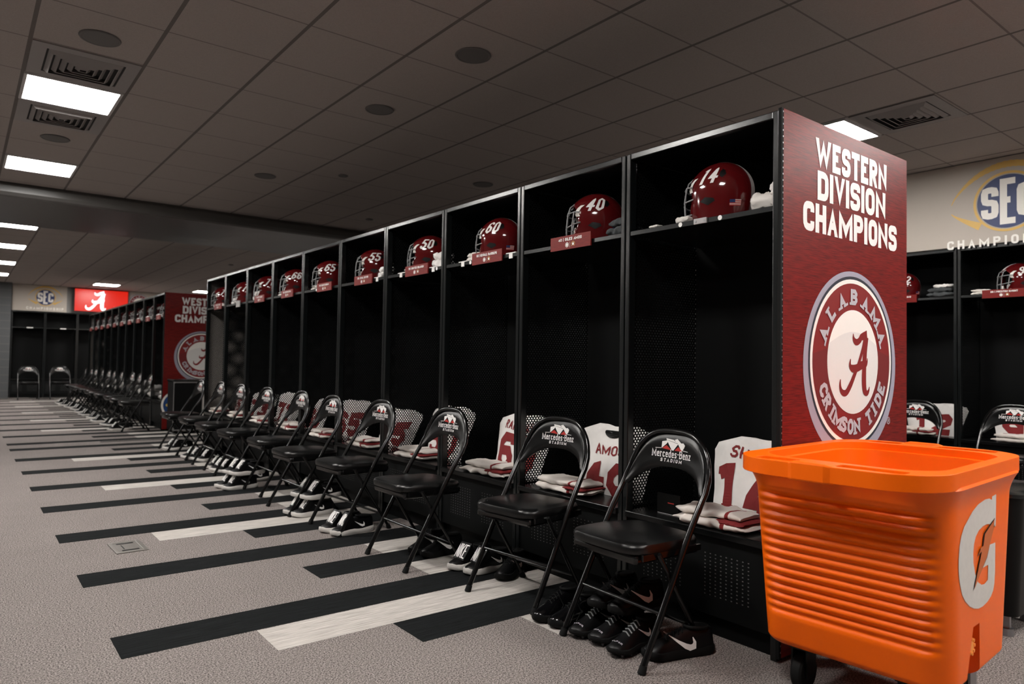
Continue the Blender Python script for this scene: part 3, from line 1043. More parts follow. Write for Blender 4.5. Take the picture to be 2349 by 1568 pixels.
P1 = end_panel('large red printed panel closing the near locker island, white lettering above a round seal', 0)
dup(P1, (0, KY, 0), 0, 'smaller looking red printed panel at the near end of the far locker island', None)


for y_, lab in ((10 * S + .001, 'pale grey panel closing the far end of the near island behind the last locker mesh'), (KY + 10 * S + .001, 'pale grey panel closing the far end of the far locker island')):
    o = MB().box(.03, DI - .03, y_, y_ + .014, .02, HT).build('end_panel', mat('pale_grey_board', (.55, .50, .46), rough=.8), bevel=.001)
    tag(o, lab, 'end panel')


# ------------------------------------------------------------------ wall banners, screen
def banner(label, name, plane, f, u0, u1, v0, v1, kind, c, r, z=0):
    t = thing(name, label, 'wall banner', plane)
    q = MB()
    q.add([f(u, v, n) for n in (0, -8) for (u, v) in ((u0, v0), (u1, v0), (u1, v1), (u0, v1))], [(0, 1, 2, 3), (7, 6, 5, 4), (0, 4, 5, 1), (1, 5, 6, 2), (2, 6, 7, 3), (3, 7, 4, 0)])
    q.build('banner_board', M_BANNER, t)
    if kind == 'c':
        conference_emblem(t, lambda u, v, n: f(c[0] + u, c[1] + v, n), r)
    elif kind == 'r':
        round_emblem(t, lambda u, v, n: f(c[0] + u, c[1] + v, n), r)
    return t


fr = lambda u, v, n: (-.02 - .0012 * n, -u, v)
banner('taupe banner with a gold and navy round emblem high on the right wall', 'wall_banner', (XW, .632, 0), fr, -2.0, .62, 2.25, 2.995, 'c', (0, 2.605), .232)
banner('plain taupe banner on the right wall behind the red end panel', 'wall_banner', (XW, 3.6, 0), fr, -2.0, 2.0, 2.25, 2.995, '', (0, 0), 0)
ff = lambda u, v, n: (u, -.02 - .0012 * n, v)
banner('taupe banner with small gold and navy emblem on the far wall beside the red screen', 'wall_banner', (-.69, YW, 0), ff, -.74, .48, 2.305, 2.995, 'c', (-.01, 2.68), .205)
banner('taupe banner right of the red screen with the top of a round seal', 'wall_banner', (1.56, YW, 0), ff, -.45, .9, 2.305, 2.995, 'r', (0, 2.66), .235)
t = thing('wall_screen', 'glowing red screen with a white cursive letter on the far wall', 'screen', (.60, YW - .14, 2.345))
MB().box(-.66, .66, -.03, .06, 0, .635).build('bezel', M_BLACK, t, bevel=.004)
MB().add([(-.645, -.031, .015), (.645, -.031, .015), (.645, -.031, .62), (-.645, -.031, .62)], [(0, 1, 2, 3)]).build('display', M_TVRED, t, fix=False)
q = MB()
script_a(q, lambda u, v: (u - .15, -.0325, .325 + v), 1.85, (0, 0), 1.3)
q.build('script_letter', M_TVWHITE, t, fix=False)
MB().box(-.1, .1, .06, .13, .2, .45).build('wall_mount', M_BLACK, t)

# ------------------------------------------------------------------ floor box
t = thing('floor_box', 'square metal floor outlet box set in the grey carpet', 'floor outlet', (-1.672, 3.20, 0), .03)
f = MB()
for (a, b, c, d) in ((-.085, .085, -.14, -.115), (-.085, .085, .115, .14), (-.085, -.06, -.115, .115), (.06, .085, -.115, .115)):
    f.box(a, b, c, d, .0005, .006)
f.build('box_frame', M_BRASS, t, bevel=.002)
MB().box(-.06, .06, -.115, .115, .0004, .003).build('box_lid', M_BRASS, t)
for (a, b) in ((-.095, -.070), (.075, .10)):
    MB().box(-.045, .045, a, b, .0029, .0036).build('cable_slot', M_BLACK, t)
MB().box(-.03, -.024, -.05, .05, .0029, .0036).build('lid_seam', M_BLACK, t)





# ------------------------------------------------------------------ folding chairs
def make_chair(name, label, group):
    t = thing(name, label, 'chair', (0, 0, 0), 0, group)
    HW = .222

    def ztop(s_):
        return .600 + .238 * max(0, 1 - abs(s_) ** 3.0) ** .5

    def xb(z):                                   # frame profile, side view (chair faces +x)
        P = [(0, .225), (.44, -.015), (.60, -.115), (.66, -.152), (.74, -.170), (.84, -.176)]
        for (z0, x0), (z1, x1) in zip(P, P[1:]):
            if z <= z1:
                return x0 + (x1 - x0) * (z - z0) / (z1 - z0)
        return P[-1][1]

    def surf(y, z, off=0.0):                     # front skin of the padded back
        s_ = y / .212
        return Vector((xb(z) - .030 * max(0, 1 - s_ * s_) + .010 + off, y, z))
    # tube frame: one bent pipe from front foot over the top to the other front foot
    pts = []
    for sg in (1, -1):
        side = [(.225, .0), (.150, .138), (.075, .275), (.0, .412), (-.06, .515), (-.105, .585), (-.130, .620)]
        p = [(x, sg * HW, z) for x, z in side]
        pts += p if sg > 0 else p[::-1]
        if sg > 0:
            for i in range(1, 30):
                s_ = math.cos(PI * i / 30)
                z = ztop(s_) + .008
                y = HW * s_
                pts.append((xb(min(z, .84)) - .030 * max(0, 1 - s_ * s_), y, max(z, .640)))
    MB().tube(pts, .0130, 8).build('frame', M_TUBE, t, smooth=60)
    # padded backrest
    nu, nv = 24, 10
    rings = []
    for i in range(nu + 1):
        s_ = -1 + 2 * i / nu
        y = .212 * s_
        zl = .606 + .088 * max(0, 1 - (abs(s_) / .90) ** 2.4) ** .75
        zt = max(zl + .012, ztop(min(.995, abs(s_))) - .004)
        ring = []
        for j in range(nv + 1):
            v = j / nv
            z = zl + (zt - zl) * v
            e = min(1, min(v, 1 - v) * 5) ** .5 * min(1, (1 - abs(s_)) * 9 + .15) ** .5
            ring.append(tuple(surf(y, z, -.010 + .012 * e)))
        for j in range(nv, -1, -1):
            v = j / nv
            z = zl + (zt - zl) * v
            ring.append(tuple(surf(y, z, -.018)))
        rings.append(ring)
    bk = MB().loft(rings).build('backrest', M_VINYL, t, smooth=50)
    f = lambda u, v: tuple(surf(-u if False else u, v, .0035))
    # printed stadium roof emblem and wording (facing +x: text runs from +y... to the viewer's right)
    g = lambda u, v: f(u, v)
    w_, r_ = MB(), MB()
    zz = .769
    T = lambda *p: [(a * .00122, zz + b * .00092) for a, b in p]
    w_.poly(T((-48, 2), (-46, 34), (-24, 40), (-22, 32), (-27, 24)), g)
    w_.poly(T((-28, 50), (-26, 42), (26, 29), (4, -5), (-4, 0)), g)
    w_.poly(T((-28, 50), (6, 46), (10, 40), (22, 40), (27, 31), (-26, 43)), g)
    w_.poly(T((8, 46), (22, 52), (40, 34), (50, 36), (58, 26), (54, 14), (46, 0), (40, 2), (22, 34)), g)
    w_.poly(T((-74, 0), (-74, 2.5), (-50, 4), (-50, 1.5)), g)
    w_.poly(T((48, 0), (48, 2.5), (72, 0), (72, -2)), g)
    r_.poly(T((-46, 2), (-26, 18), (-6, 0), (-4, -3)), g)
    r_.poly(T((10, -3), (12, 0), (27, 16), (44, 0), (44, -3)), g)
    em = w_.build('emblem', M_WHITE, bk, fix=False)
    r_.build('red_triangle', M_REDPRINT, em, fix=False)
    q = MB()
    fit_text(q, 'Mercedes-Benz', .212, .0335, .0040, .0042, lambda u, v: g(u, v), y0=.7345, seg=3, serif=.9)
    fit_text(q, 'STADIUM', .116, .0140, .0028, .0075, lambda u, v: g(u, v), y0=.7155, seg=2, serif=.7)
    q.build('lettering', M_WHITE, bk, fix=False)
    # seat pad
    rings = []
    for z, ins in ((.415, .014), (.419, .003), (.438, .0), (.452, .006), (.460, .034)):
        ring = []
        for i in range(40):
            a = 2 * PI * i / 40
            ca, sa = math.cos(a), math.sin(a)
            e = .42
            x = .030 + (.212 - ins) * math.copysign(abs(ca) ** e, ca)
            y = (.200 - .012 * (x < 0) - ins) * math.copysign(abs(sa) ** e, sa)
            ring.append((x, y, z - .012 * max(0, -(x) / .2)))
        rings.append(ring)
    MB().loft(rings).build('seat', M_VINYL, t, smooth=50)
    MB().box(-.150, .212, -.178, .178, .378, .4155).build('seat_pan', M_TUBE, t, bevel=.012)
    for sg in (1, -1):
        MB().box(-.14, .19, sg * .19 - .006, sg * .19 + .006, .395, .418).build('seat_rail', M_TUBE, t)
        MB().tube([(.115, sg * .203, .415), (.04, sg * .203, .30), (-.155, sg * .203, .0)], .0095, 8).build('rear_leg', M_TUBE, t, smooth=60)
        for x, y in ((.222, HW), (-.152, .203)):
            MB().tube([(x - .012 * (1 if x > 0 else -1), sg * y, .028), (x, sg * y, 0.001)], [.0145, .0165], 10).build('foot_cap', M_RUBBER, t, smooth=40)
        MB().tube([(-.112, sg * (HW + .004), .59), (-.035, sg * (HW + .004), .47)], .006, 6).build('side_link', M_TUBE, t, smooth=60)
    MB().tube([(.118, -HW, .197), (.118, HW, .197)], .0075, 8).build('front_rung', M_TUBE, t, smooth=60)
    MB().tube([(-.085, -.203, .108), (-.085, .203, .108)], .0075, 8).build('rear_rung', M_TUBE, t, smooth=60)
    return t


GC = 'folding chairs before the near lockers'
CH = [(-.270, .452, -2, 'black folding chair with white stadium print, nearest the orange tub, before red helmet 14'), (-.240, 1.180, 7, None), (-.365, 2.040, 0, None),
      (-.330, 2.965, 2, None), (-.375, 3.690, 0, None), (-.300, 4.515, -1, None), (-.310, 5.365, 1, None), (-.300, 6.215, 0, None), (-.270, 7.045, -1, None), (-.290, 7.835, 0, None)]
C0 = make_chair('folding_chair', CH[0][3], GC)
C0.location = (CH[0][0], CH[0][1], 0)
C0.rotation_euler = (0, 0, PI + R(CH[0][2]))
for k in range(1, 10):
    x, y, a, _ = CH[k]
    dup(C0, (x, y, 0), PI + R(a), 'black folding chair in the near row, %s from the orange tub, before helmet %s' % (ORD[k] if k < 9 else 'last', NUM[k]), GC)
rnd = random.Random(4)
for k in range(10):
    dup(C0, (-.29 + rnd.uniform(-.03, .03), KY + .30 + k * S + rnd.uniform(-.04, .04), 0), PI + R(rnd.uniform(-4, 4)),
        'black folding chair of the far row, %s from the far red end panel' % (ORD[k] if k else 'closest'), 'folding chairs before the far lockers')
for x, y, a, lab in ((4.23, .535, 0, 'black folding chair at the right photo edge, facing out from the right wall lockers'),
                     (4.23, 1.285, 4, 'black folding chair half hidden by the large red end panel, before the right wall lockers')):
    dup(C0, (x, y, 0), PI + R(a), lab, 'folding chairs before the right wall')
for x, lab in ((-1.07, 'dark folding chair before the far wall, beside the grey block column'), (-.385, 'dark folding chair before the far wall, beside the far row of chairs')):
    dup(C0, (x, 20.25, 0), -PI / 2, lab, 'folding chairs before the far wall')


# ------------------------------------------------------------------ helmets
def interp(T, z):
    if z <= T[0][0]:
        return T[0][1]
    for (z0, a), (z1, b) in zip(T, T[1:]):
        if z <= z1:
            return a + (b - a) * (z - z0) / (z1 - z0)
    return T[-1][1]


OPEN = [(0, 27), (.02, 29), (.045, 35), (.07, 43), (.095, 49), (.12, 50), (.145, 47), (.165, 42), (.18, 35), (.19, 27), (.197, 16), (.2005, 0)]


def hs(az, z, off=0.0):
    """point on the helmet shell; az in degrees from the front, counter clockwise"""
    if z >= .125:
        q = max(0, 1 - ((z - .125) / .14) ** 2) ** .5
    else:
        q = 1 - .13 * ((.125 - z) / .125) ** 2
    a = .142 * q
    b = .116 * (q if z >= .125 else 1 - .05 * ((.125 - z) / .125) ** 2)
    ca, sa = math.cos(R(az)), math.sin(R(az))
    p = Vector((a * ca + (.012 if ca > 0 else 0) * ca * q, b * sa, z))
    n = Vector((ca * q / .142, sa * q / .116, (z - .125) / .14 / .14 if z >= .125 else .0)).normalized()
    return p + n * off


def hd(az, el, off):
    return tuple(hs(az, .125 + .14 * math.sin(R(el)), off))


def make_helmet(name, label, group):
    t = thing(name, label, 'helmet', (0, 0, 0), 0, group)
    zs = [.001 + .199 * (i / 34) for i in range(35)] + [.2005 + (.265 - .2005) * (1 - (1 - i / 14) ** 2) for i in range(1, 14)]
    rings = []
    nn = 60
    for z in zs:
        al = interp(OPEN, z)
        rings.append([tuple(hs(al + (360 - 2 * al) * j / nn, z)) for j in range(nn + 1)])
    mb = MB()
    mb.loft(rings, closed=False)
    top = len(mb.v)
    mb.v.append((.0, 0, .265))
    b0 = (len(rings) - 1) * (nn + 1)
    for j in range(nn):
        mb.f.append((b0 + j, b0 + j + 1, top))
        mb.mi.append(0)
    sh = mb.build('shell', M_SHELL, t, smooth=60)
    so = sh.modifiers.new('thick', 'SOLIDIFY')
    so.thickness = .008
    so.offset = -1
    # inner padding
    rings = []
    for z in (.03, .07, .11, .15, .19, .22, .245):
        al = 62
        rings.append([tuple(hs(al + (360 - 2 * al) * j / 30, z, -.016)) for j in range(31)])
    MB().loft(rings, closed=False).build('inner_padding', M_DKGREY, t, smooth=60)
    for sg in (1, -1):
        pd = MB()
        pd.loft([[tuple(hs(sg * (36 + 9 * math.cos(a)), .045 + .030 * math.sin(a), o_)) for a in [2 * PI * i / 12 for i in range(12)]] for o_ in (-.010, -.028)])
        pd.build('jaw_pad', M_PAD, t, smooth=40)
    # white centre stripe over the crown and down the back
    rings = []
    prof = [hs(0, z, .0012) for z in [.202 + .062 * (1 - (1 - i / 10) ** 2) for i in range(10)]] + [Vector((0, 0, .2664))]
    prof += [hs(180, .265 - .139 * (i / 16) ** 2, .0012) for i in range(1, 17)] + [hs(180, .125 - .124 * i / 10, .0012) for i in range(1, 11)]
    for i, p in enumerate(prof):
        rings.append([(p.x, -.019, p.z - .0016), (p.x, 0, p.z), (p.x, .019, p.z - .0016)])
    MB().loft(rings, closed=False).build('centre_stripe', M_DECAL, sh, smooth=60)
    # dark vents and ear holes, strap, clips
    for sg in (1, -1):
        for nm_, P_, a_, z_ in (('ear_hole', [(-13, 0), (-3, 17), (12, 9), (15, -3), (2, -20)], 84, .078), ('vent_hole', [(-6, -14), (-1, -22), (7, -6), (6, 12), (1, 20), (-5, 6)], 112, .195)):
            den = []
            for i in range(len(P_)):
                p_, q_ = P_[i], P_[(i + 1) % len(P_)]
                den += [(p_[0] + (q_[0] - p_[0]) * j / 4, p_[1] + (q_[1] - p_[1]) * j / 4) for j in range(4)]
            mb_ = MB()
            mb_.loft([[tuple(hs(sg * (a_ + u * k_), z_ + v * .001 * k_, .0013)) for u, v in den] for k_ in (1, .7, .4, .1)], True, False)
            mb_.f.append(tuple(range(len(mb_.v) - len(den), len(mb_.v))))
            mb_.mi.append(0)
            mb_.build(nm_, M_BLACK, sh, fix=False)
        g = lambda u, v: tuple(hs(sg * (136 + u), .062 + v * .001, .0014))
        g2 = lambda u, v: tuple(hs(sg * (136 + u), .062 + v * .001, .0019))
        fl = MB()
        for i in range(6):
            fl.cur = 0 if i % 2 == 0 else 2
            fl.add([g(-11, -13 + i * 4.4), g(0, -13 + i * 4.4), g(11, -13 + i * 4.4), g(11, -8.6 + i * 4.4), g(0, -8.6 + i * 4.4), g(-11, -8.6 + i * 4.4)], [(0, 1, 4, 5), (1, 2, 3, 4)])
        fl.cur = 1
        fl.add([g2(-11, 0), g2(-1, 0), g2(-1, 13.4), g2(-11, 13.4)], [(0, 1, 2, 3)])
        fl.build('flag_sticker', [M_FLAGR, M_FLAGB, M_FLAGW], sh, fix=False)
        st = MB()
        pts = [(50, .128), (47, .142), (47, .158), (50, .173), (57, .187)]
        st.loft([[tuple(hs(sg * (a - 5), z, .003)), tuple(hs(sg * (a + 5), z, .003))] for a, z in pts], closed=False)
        st.build('white_strap', M_PAD, t)
    # wire face mask
    fm = MB()
    sx = lambda P_: [(x if x < .09 else .09 + (x - .09) * .78, y, z) for x, y, z in P_]
    for a in ([(.094, .092, .152), (.128, .094, .152), (.166, .052, .150), (.177, 0, .149)],
              [(.088, .094, .098), (.132, .099, .087), (.172, .052, .078), (.184, 0, .076)],
              [(.106, .078, .034), (.140, .084, .028), (.174, .042, .024), (.182, 0, .023)]):
        fm.tube(sx([p for p in a] + [(x, -y, z) for x, y, z in a[-2::-1]]), .0036, 7)
    for sg in (1, -1):
        fm.tube(sx([(.128, sg * .032, .203), (.156, sg * .034, .186), (.172, sg * .034, .150), (.181, sg * .034, .077), (.179, sg * .030, .023)]), .0036, 7)
        fm.tube(sx([(.130, sg * .094, .152), (.142, sg * .094, .087), (.145, sg * .081, .028)]), .0036, 7)
    fm.tube(sx([(.156, -.034, .186), (.160, 0, .187), (.156, .034, .186)]), .0036, 7)
    fm.build('face_mask', M_GREYMASK, t, smooth=60)
    cp = MB()
    cp.loft([[(x, r_ * math.cos(2 * PI * j / 14), z + r_ * .5 * math.sin(2 * PI * j / 14)) for j in range(14)] for x, r_, z in ((.104, .012, .020), (.110, .034, .019), (.122, .038, .018), (.132, .022, .018), (.135, .004, .018))])
    cp.build('chin_cup', M_PAD, t, smooth=60)
    return t


H0 = None


def helmet(num, label, group, loc, rz):
    global H0
    if H0 is None:
        h = make_helmet('football_helmet', label, group)
        H0 = h
    else:
        h = copy_tree(H0)
        for ch in [q for q in SC.objects if q.parent == h]:
            for g in [q for q in SC.objects if q.parent == ch]:
                if g.name.startswith('number'):
                    bpy.data.objects.remove(g)
        h['label'] = label
        h['group'] = group
    h.location = loc
    h.rotation_euler = (0, 0, rz)
    sh = [q for q in SC.objects if q.parent == h and q.name.startswith('shell')][0]
    n = MB()
    for sg in (1, -1):
        c = 82
        f = lambda u, v: hd(sg * (c + sg * u / .00195), 26 + v / .0025, .0016)
        text(n, num, .034, .084, .0118, .0065, f, y0=-.036, seg=1, rad=.012, sub=.006, shear=.26 * sg)
    n.build('number_decal', M_DECAL, sh, fix=False)
    return h


GH = 'red helmets of the near island'
HY = [.372, 1.150, 1.990, 2.830, 3.675, 4.560, 5.375, 6.165, 6.925, 7.795]
HR = [101, 136, 117, 140, 153, 158, 162, 165, 168, 165]
for k in range(10):
    helmet(NUM[k], 'glossy crimson football helmet with white number %s on the shelf of the near lockers' % NUM[k], GH, (.150, HY[k], SH + .003), R(HR[k]))
for k in range(10):
    helmet(NUM[k], 'small looking crimson helmet in the far island, %s locker from the far red panel' % ORD[k], 'red helmets of the far island', (.17, KY + k * S + .35, SH + .003), R(170 + 5 * (k % 3)))
helmet('12', 'crimson football helmet numbered 12 beside the edge of the large red panel, right wall', 'red helmets of the right wall', (XW + .15, 1.555, 1.811), R(128))
helmet('98', 'crimson football helmet numbered 98 at the right edge of the photo', 'red helmets of the right wall', (XW + .15, .60, 1.811), R(133))


# ------------------------------------------------------------------ cloth things on shelves and benches
def blob(name, label, cat, mt, loc, dims, rz=0.0, seed=0, lay=1, amp=.18, group=None, taper=.25):
    """a folded cloth: stacked soft layers with wrinkles"""
    mb = MB()
    L, W, Hh = dims
    for q in range(lay):
        rings = []
        z0 = Hh / lay * q
        hh = Hh / lay
        for i in range(29):
            s_ = -1 + 2 * i / 28
            env = max(.10, 1 - abs(s_) ** 5) ** .5
            ring = []
            for j in range(28):
                a = 2 * PI * j / 28
                y = W / 2 * math.copysign(abs(math.cos(a)) ** .55, math.cos(a)) * (1 - taper * .5 * (q % 2))
                z = z0 + hh / 2 + hh / 2 * .98 * math.copysign(abs(math.sin(a)) ** .7, math.sin(a)) * env
                p = Vector((L / 2 * s_ * (1 - .10 * q) + L * .03 * q, y * (.82 + .18 * env) - W * .04 * q, z))
                d = noise.noise_vector(p * (7 / max(.1, L)) + Vector((seed * 3.1, q, seed)))
                d2 = noise.noise_vector(p * 34 + Vector((seed * 1.7, 0, q * 3)))
                p += Vector((d.x * L * .06 + d2.x * .004, d.y * W * .08 + d2.y * .005, (d.z * .8 + d2.z * .35) * hh * amp))
                p.z = max(p.z, .0006)
                ring.append(tuple(p))
            rings.append(ring)
        mb.loft(rings)
    o = mb.build(name, mt, smooth=70)
    o.location = loc
    o.rotation_euler = (0, 0, rz)
    return tag(o, label, cat, group)


def J(u, v, off, seed, lean, Hh, Wd, dip):
    hw = interp([(0, .80), (.3, .86), (.6, .95), (.80, 1.0), (.90, .93), (1.0, .50)], v) * Wd
    y = -u * hw
    z = Hh * v - dip * max(0, 1 - (u / .42) ** 2) * max(0, v - .55) / .45
    sd = Vector((u * 2.1, v * 2.3, seed * 5.0))
    x = lean * v - .020 * (1 - u * u) * (.35 + .65 * math.sin(PI * min(1, v * .9 + .1))) + .010 * noise.noise(sd) + .005 * noise.noise(sd * 2.7)
    x += .03 * abs(u) ** 4
    return Vector((x - off, y, max(z, 0.0)))


def jersey(label, loc, name, num, seed, lean=.09, Hh=.36, Wd=.275, dip=.03, zn=(.745, .895), zd=(.02, .68), collar=False, rz=0.0, u0=0.0, group='white numbered jerseys in the near lockers'):
    t = thing('football_jersey', label, 'jersey', loc, rz, group)
    rings = []
    nu, nv = 26, 20
    for i in range(nu + 1):
        u = -1 + 2 * i / nu
        rings.append([tuple(J(u, j / nv, 0, seed, lean, Hh, Wd, dip)) for j in range(nv + 1)] + [tuple(J(u, j / nv, -.028 * (1 - u ** 6), seed, lean, Hh, Wd, dip * .2)) for j in range(nv, -1, -1)])
    body = MB().loft(rings).build('body', M_CLOTH, t, smooth=70)
    f = lambda u, v: tuple(J(u / Wd, v / Hh, .0028, seed, lean, Hh, Wd, dip))
    if name:
        q = MB()
        H_ = (zn[1] - zn[0]) * Hh
        W_ = .042 if len(name) < 6 else .035
        text(q, name, W_, H_, .0098, .0090, f, y0=zn[0] * Hh, x0=u0, seg=1, rad=.010, sub=.012)
        q.build('name_lettering', M_CRIMSON, body, fix=False)
    if num:
        q = MB()
        H_ = (zd[1] - zd[0]) * Hh
        text(q, num, .185, H_, .056, .026, f, y0=zd[0] * Hh, x0=u0, seg=1, rad=.035, sub=.012)
        q.build('number', M_CRIMSON, body, fix=False)
    if collar:
        q = MB()
        el = [(.085 * math.cos(a), .965 * Hh + .020 * math.sin(a)) for a in [2 * PI * i / 24 for i in range(24)]]
        q.poly(el, lambda u, v: tuple(J(u / Wd, min(1, v / Hh), .004, seed, lean, Hh, Wd, dip)))
        q.build('collar_opening', M_BLACK, body, fix=False)
    return t


def pants(label, loc, rz, seed, dims=(.36, .20, .075), group='folded white trousers on the benches'):
    t = thing('folded_trousers', label, 'trousers', loc, rz, group)
    o = blob('cloth', '', '', M_STRIPED, (0, 0, 0), dims, 0, seed, 2, .30)
    for kk in ('label', 'category'):
        del o[kk]
    o.parent = t
    L, W, Hh = dims
    s2 = blob('inner_fold', '', '', M_CRIMSON, (-L * .28, 0, Hh * .35), (L * .40, W * .95, Hh * .25), 0, seed + 3, 1)
    for kk in ('label', 'category'):
        del s2[kk]
    s2.parent = t
    return t


BT = BZ + .001
jersey('white jersey with crimson number 14 and lettering above it, behind the nearest chair', (.235, .265, BT), 'SHAW', '14', 1, lean=.10, u0=-.05)
jersey('white jersey with crimson number 40 and open round collar, behind the second chair', (.200, 1.105, BT), 'AMOS', '40', 2, lean=.06, zn=(.57, .755), zd=(0, .47), collar=True, dip=.045)
jersey('white jersey with crimson number 60, behind the third chair', (.200, 1.905, BT), 'RANDOLPH', '60', 3, lean=.10)
jersey('white jersey with crimson number 50, seen between the third and fourth chairs', (.235, 2.790, BT), 'BRANNON', '50', 4, lean=.10)
for k in range(4, 10):
    jersey('white jersey with crimson number %s leaning in the %s locker from the large red panel' % (NUM[k], ORD[k] if k < 9 else 'last'), (.265, k * S + .33 + .02 * (k % 3), BT), '', NUM[k], 5 + k, lean=.10, Hh=.29 + .03 * (k % 2), rz=R((-9, 7, 12)[k % 3]))
pants('folded white trousers with a crimson stripe on the bench of the nearest locker', (.095, .335, BT), PI / 2, 1)
pants('folded white trousers on the bench below white jersey 40', (.105, 1.290, BT), PI / 2, 2, (.40, .19, .07))
pants('folded white trousers on the bench below white jersey 60', (.10, 1.985, BT), PI / 2, 3, (.42, .19, .075))
pants('folded white trousers on the bench below white jersey 50', (.10, 2.86, BT), PI / 2, 4, (.40, .19, .07))
for k in range(4, 10):
    pants('folded white trousers on the bench in the %s locker from the large red panel' % (ORD[k] if k < 9 else 'last'), (.085, k * S + .40, BT), PI / 2, k + 4, (.38, .19, .07))
for k in range(10):
    blob('folded_jersey', 'small white folded clothes in the far island, %s locker from the far red panel' % ORD[k], 'jersey', M_CLOTH, (.16, KY + k * S + .36, BT), (.40, .22, .16 + .05 * (k % 3)), PI / 2, 30 + k, 2, group='folded clothes of the far island')
jersey('white jersey with crimson number leaning in the right wall locker beside the large red panel', (XW + .14, 1.30, .517), '', '12', 40, lean=.08, Hh=.30, group='white jerseys of the right wall')
jersey('white and crimson jersey behind the chair at the right edge of the photo', (XW + .14, .56, .517), '', '98', 41, lean=.08, Hh=.30, group='white jerseys of the right wall')
pants('folded white trousers on the right wall bench behind the half hidden chair', (XW + .09, 1.46, .517), PI / 2, 42, (.40, .18, .07), 'folded trousers of the right wall')
pants('folded white trousers on the right wall bench seen through the chair at the right edge', (XW + .09, .56, .517), PI / 2, 43, (.42, .18, .07), 'folded trousers of the right wall')

# booklet on the nearest bench
t = thing('booklet', 'small black booklet with a red printed line beside the folded trousers of the nearest locker', 'booklet', (.085, .600, BT + .030), 0)
bk = MB().box(-.004, .004, -.062, .062, -.028, .062).build('cover', M_BLACK, t)
MB().box(-.0035, .0, -.064, .060, -.0297, -.0275).build('page_edge', M_WHITE, t)
MB().add([(-.0046, .000, .020), (-.0046, -.036, .020), (-.0046, -.036, .0245), (-.0046, .000, .0245)], [(0, 1, 2, 3)]).build('printed_line', M_REDPRINT, bk, fix=False)

# things lying on the shelves
rs = random.Random(9)
blob('towel_roll', 'rolled off white towel behind red helmet 14 at the end of the shelf', 'towel', M_PAD, (.11, .125, SH + .001), (.14, .10, .075), .3, 50, 1, .3)
blob('glove', 'crumpled white glove on top of the towel end beside red helmet 14', 'glove', M_CLOTH, (.15, .085, SH + .065), (.10, .08, .065), 1.0, 51, 2, .4)
for k, y, n_, lab in ((0, .492, 1, 'off white arm pad on the shelf in front of red helmet 14'), (0, .655, 1, 'small white tape roll end on the shelf, far left of red helmet 14')):
    blob('arm_pad', lab, 'pad', M_PAD, (.045, y, SH + .001), (.075 if y < .6 else .05, .05, .032 if y < .6 else .016), PI / 2, 52 + int(y * 10), 1, .1)
for k, y, mt, d, lab in ((1, .885, M_DKGREY, (.16, .14, .09), 'dark grey folded cloth behind red helmet 40'), (2, 2.16, M_PAD, (.16, .10, .065), 'stack of white pads left of red helmet 60'),
                         (3, 3.00, M_PAD, (.12, .09, .045), 'stack of white pads left of red helmet 50'), (3, 2.56, M_CLOTH, (.13, .12, .11), 'white folded cloth behind red helmet 50'),
                         (4, 3.38, M_CLOTH, (.12, .12, .09), 'white folded cloth behind red helmet 55'), (5, 4.70, M_PAD, (.14, .09, .05), 'white pads left of red helmet 65'),
                         (6, 5.55, M_PAD, (.12, .08, .05), 'white pads left of red helmet 66'), (7, 6.28, M_CLOTH, (.22, .14, .10), 'white folded cloth before red helmet 71'),
                         (8, 7.05, M_CLOTH, (.20, .12, .08), 'white folded cloth before red helmet 73'), (9, 7.62, M_PAD, (.12, .08, .05), 'white pads before red helmet 76')):
    blob('folded_cloth', lab, 'folded cloth', mt, (.09, y, SH + .001), d, PI / 2 + rs.uniform(-.3, .3), 60 + k + int(y * 3), 2, .25, 'cloths on the near shelves')
for k in range(10):
    blob('folded_cloth', 'tiny white cloth on the far island shelf, %s locker from the far red panel' % ORD[k], 'folded cloth', M_CLOTH, (.055, KY + k * S + .59, SH + .001), (.18, .08, .06), PI / 2, 80 + k, 1, .25, 'cloths on the far shelves')
for k, y, lab in ((2, 1.70, 'white T shaped tag at the shelf edge right of the card under helmet 60'), (2, 2.195, 'white T shaped tag at the shelf edge left of the card under helmet 60'),
                  (3, 2.55, 'white T shaped tag at the shelf edge right of the card under helmet 50'), (3, 2.99, 'white T shaped tag at the shelf edge left of the card under helmet 50'),
                  (4, 3.36, 'white T shaped tag at the shelf edge right of the card under helmet 55')):
    o = MB().box(-.001, .0035, y - .016, y + .016, SH - .030, SH - .002).box(-.001, .03, y - .045, y + .045, SH - .001, SH + .004).build('shelf_tag', M_WHITE)
    tag(o, lab, 'tag', 'white tags on the shelf edges')
for y, lab in ((2.115, 'round white sticker on the shelf edge under the pads by helmet 60'), (2.51, 'round white sticker on the shelf edge under the white cloth by helmet 50'), (4.53, 'round white sticker on the shelf edge left of the card under helmet 65')):
    o = MB().disc((y, 1.7525), .012, lambda u, v: (.0028, u, v), 20).build('round_sticker', M_WHITE, fix=False)
    tag(o, lab, 'sticker')
blob('folded_cloth', 'dark grey cloth hanging over the right wall shelf between red helmets 12 and 98', 'folded cloth', M_DKGREY, (XW + .06, 1.18, 1.809), (.22, .15, .085), PI / 2, 95, 2, .4)
blob('folded_cloth', 'small white cloth on top of the dark grey cloth on the right wall shelf', 'folded cloth', M_CLOTH, (XW + .08, 1.17, 1.895), (.16, .08, .035), PI / 2, 96, 1, .3)
blob('folded_cloth', 'white cloth on the right wall shelf left of red helmet 98', 'folded cloth', M_PAD, (XW + .06, .855, 1.809), (.16, .09, .05), PI / 2, 97, 2, .3)


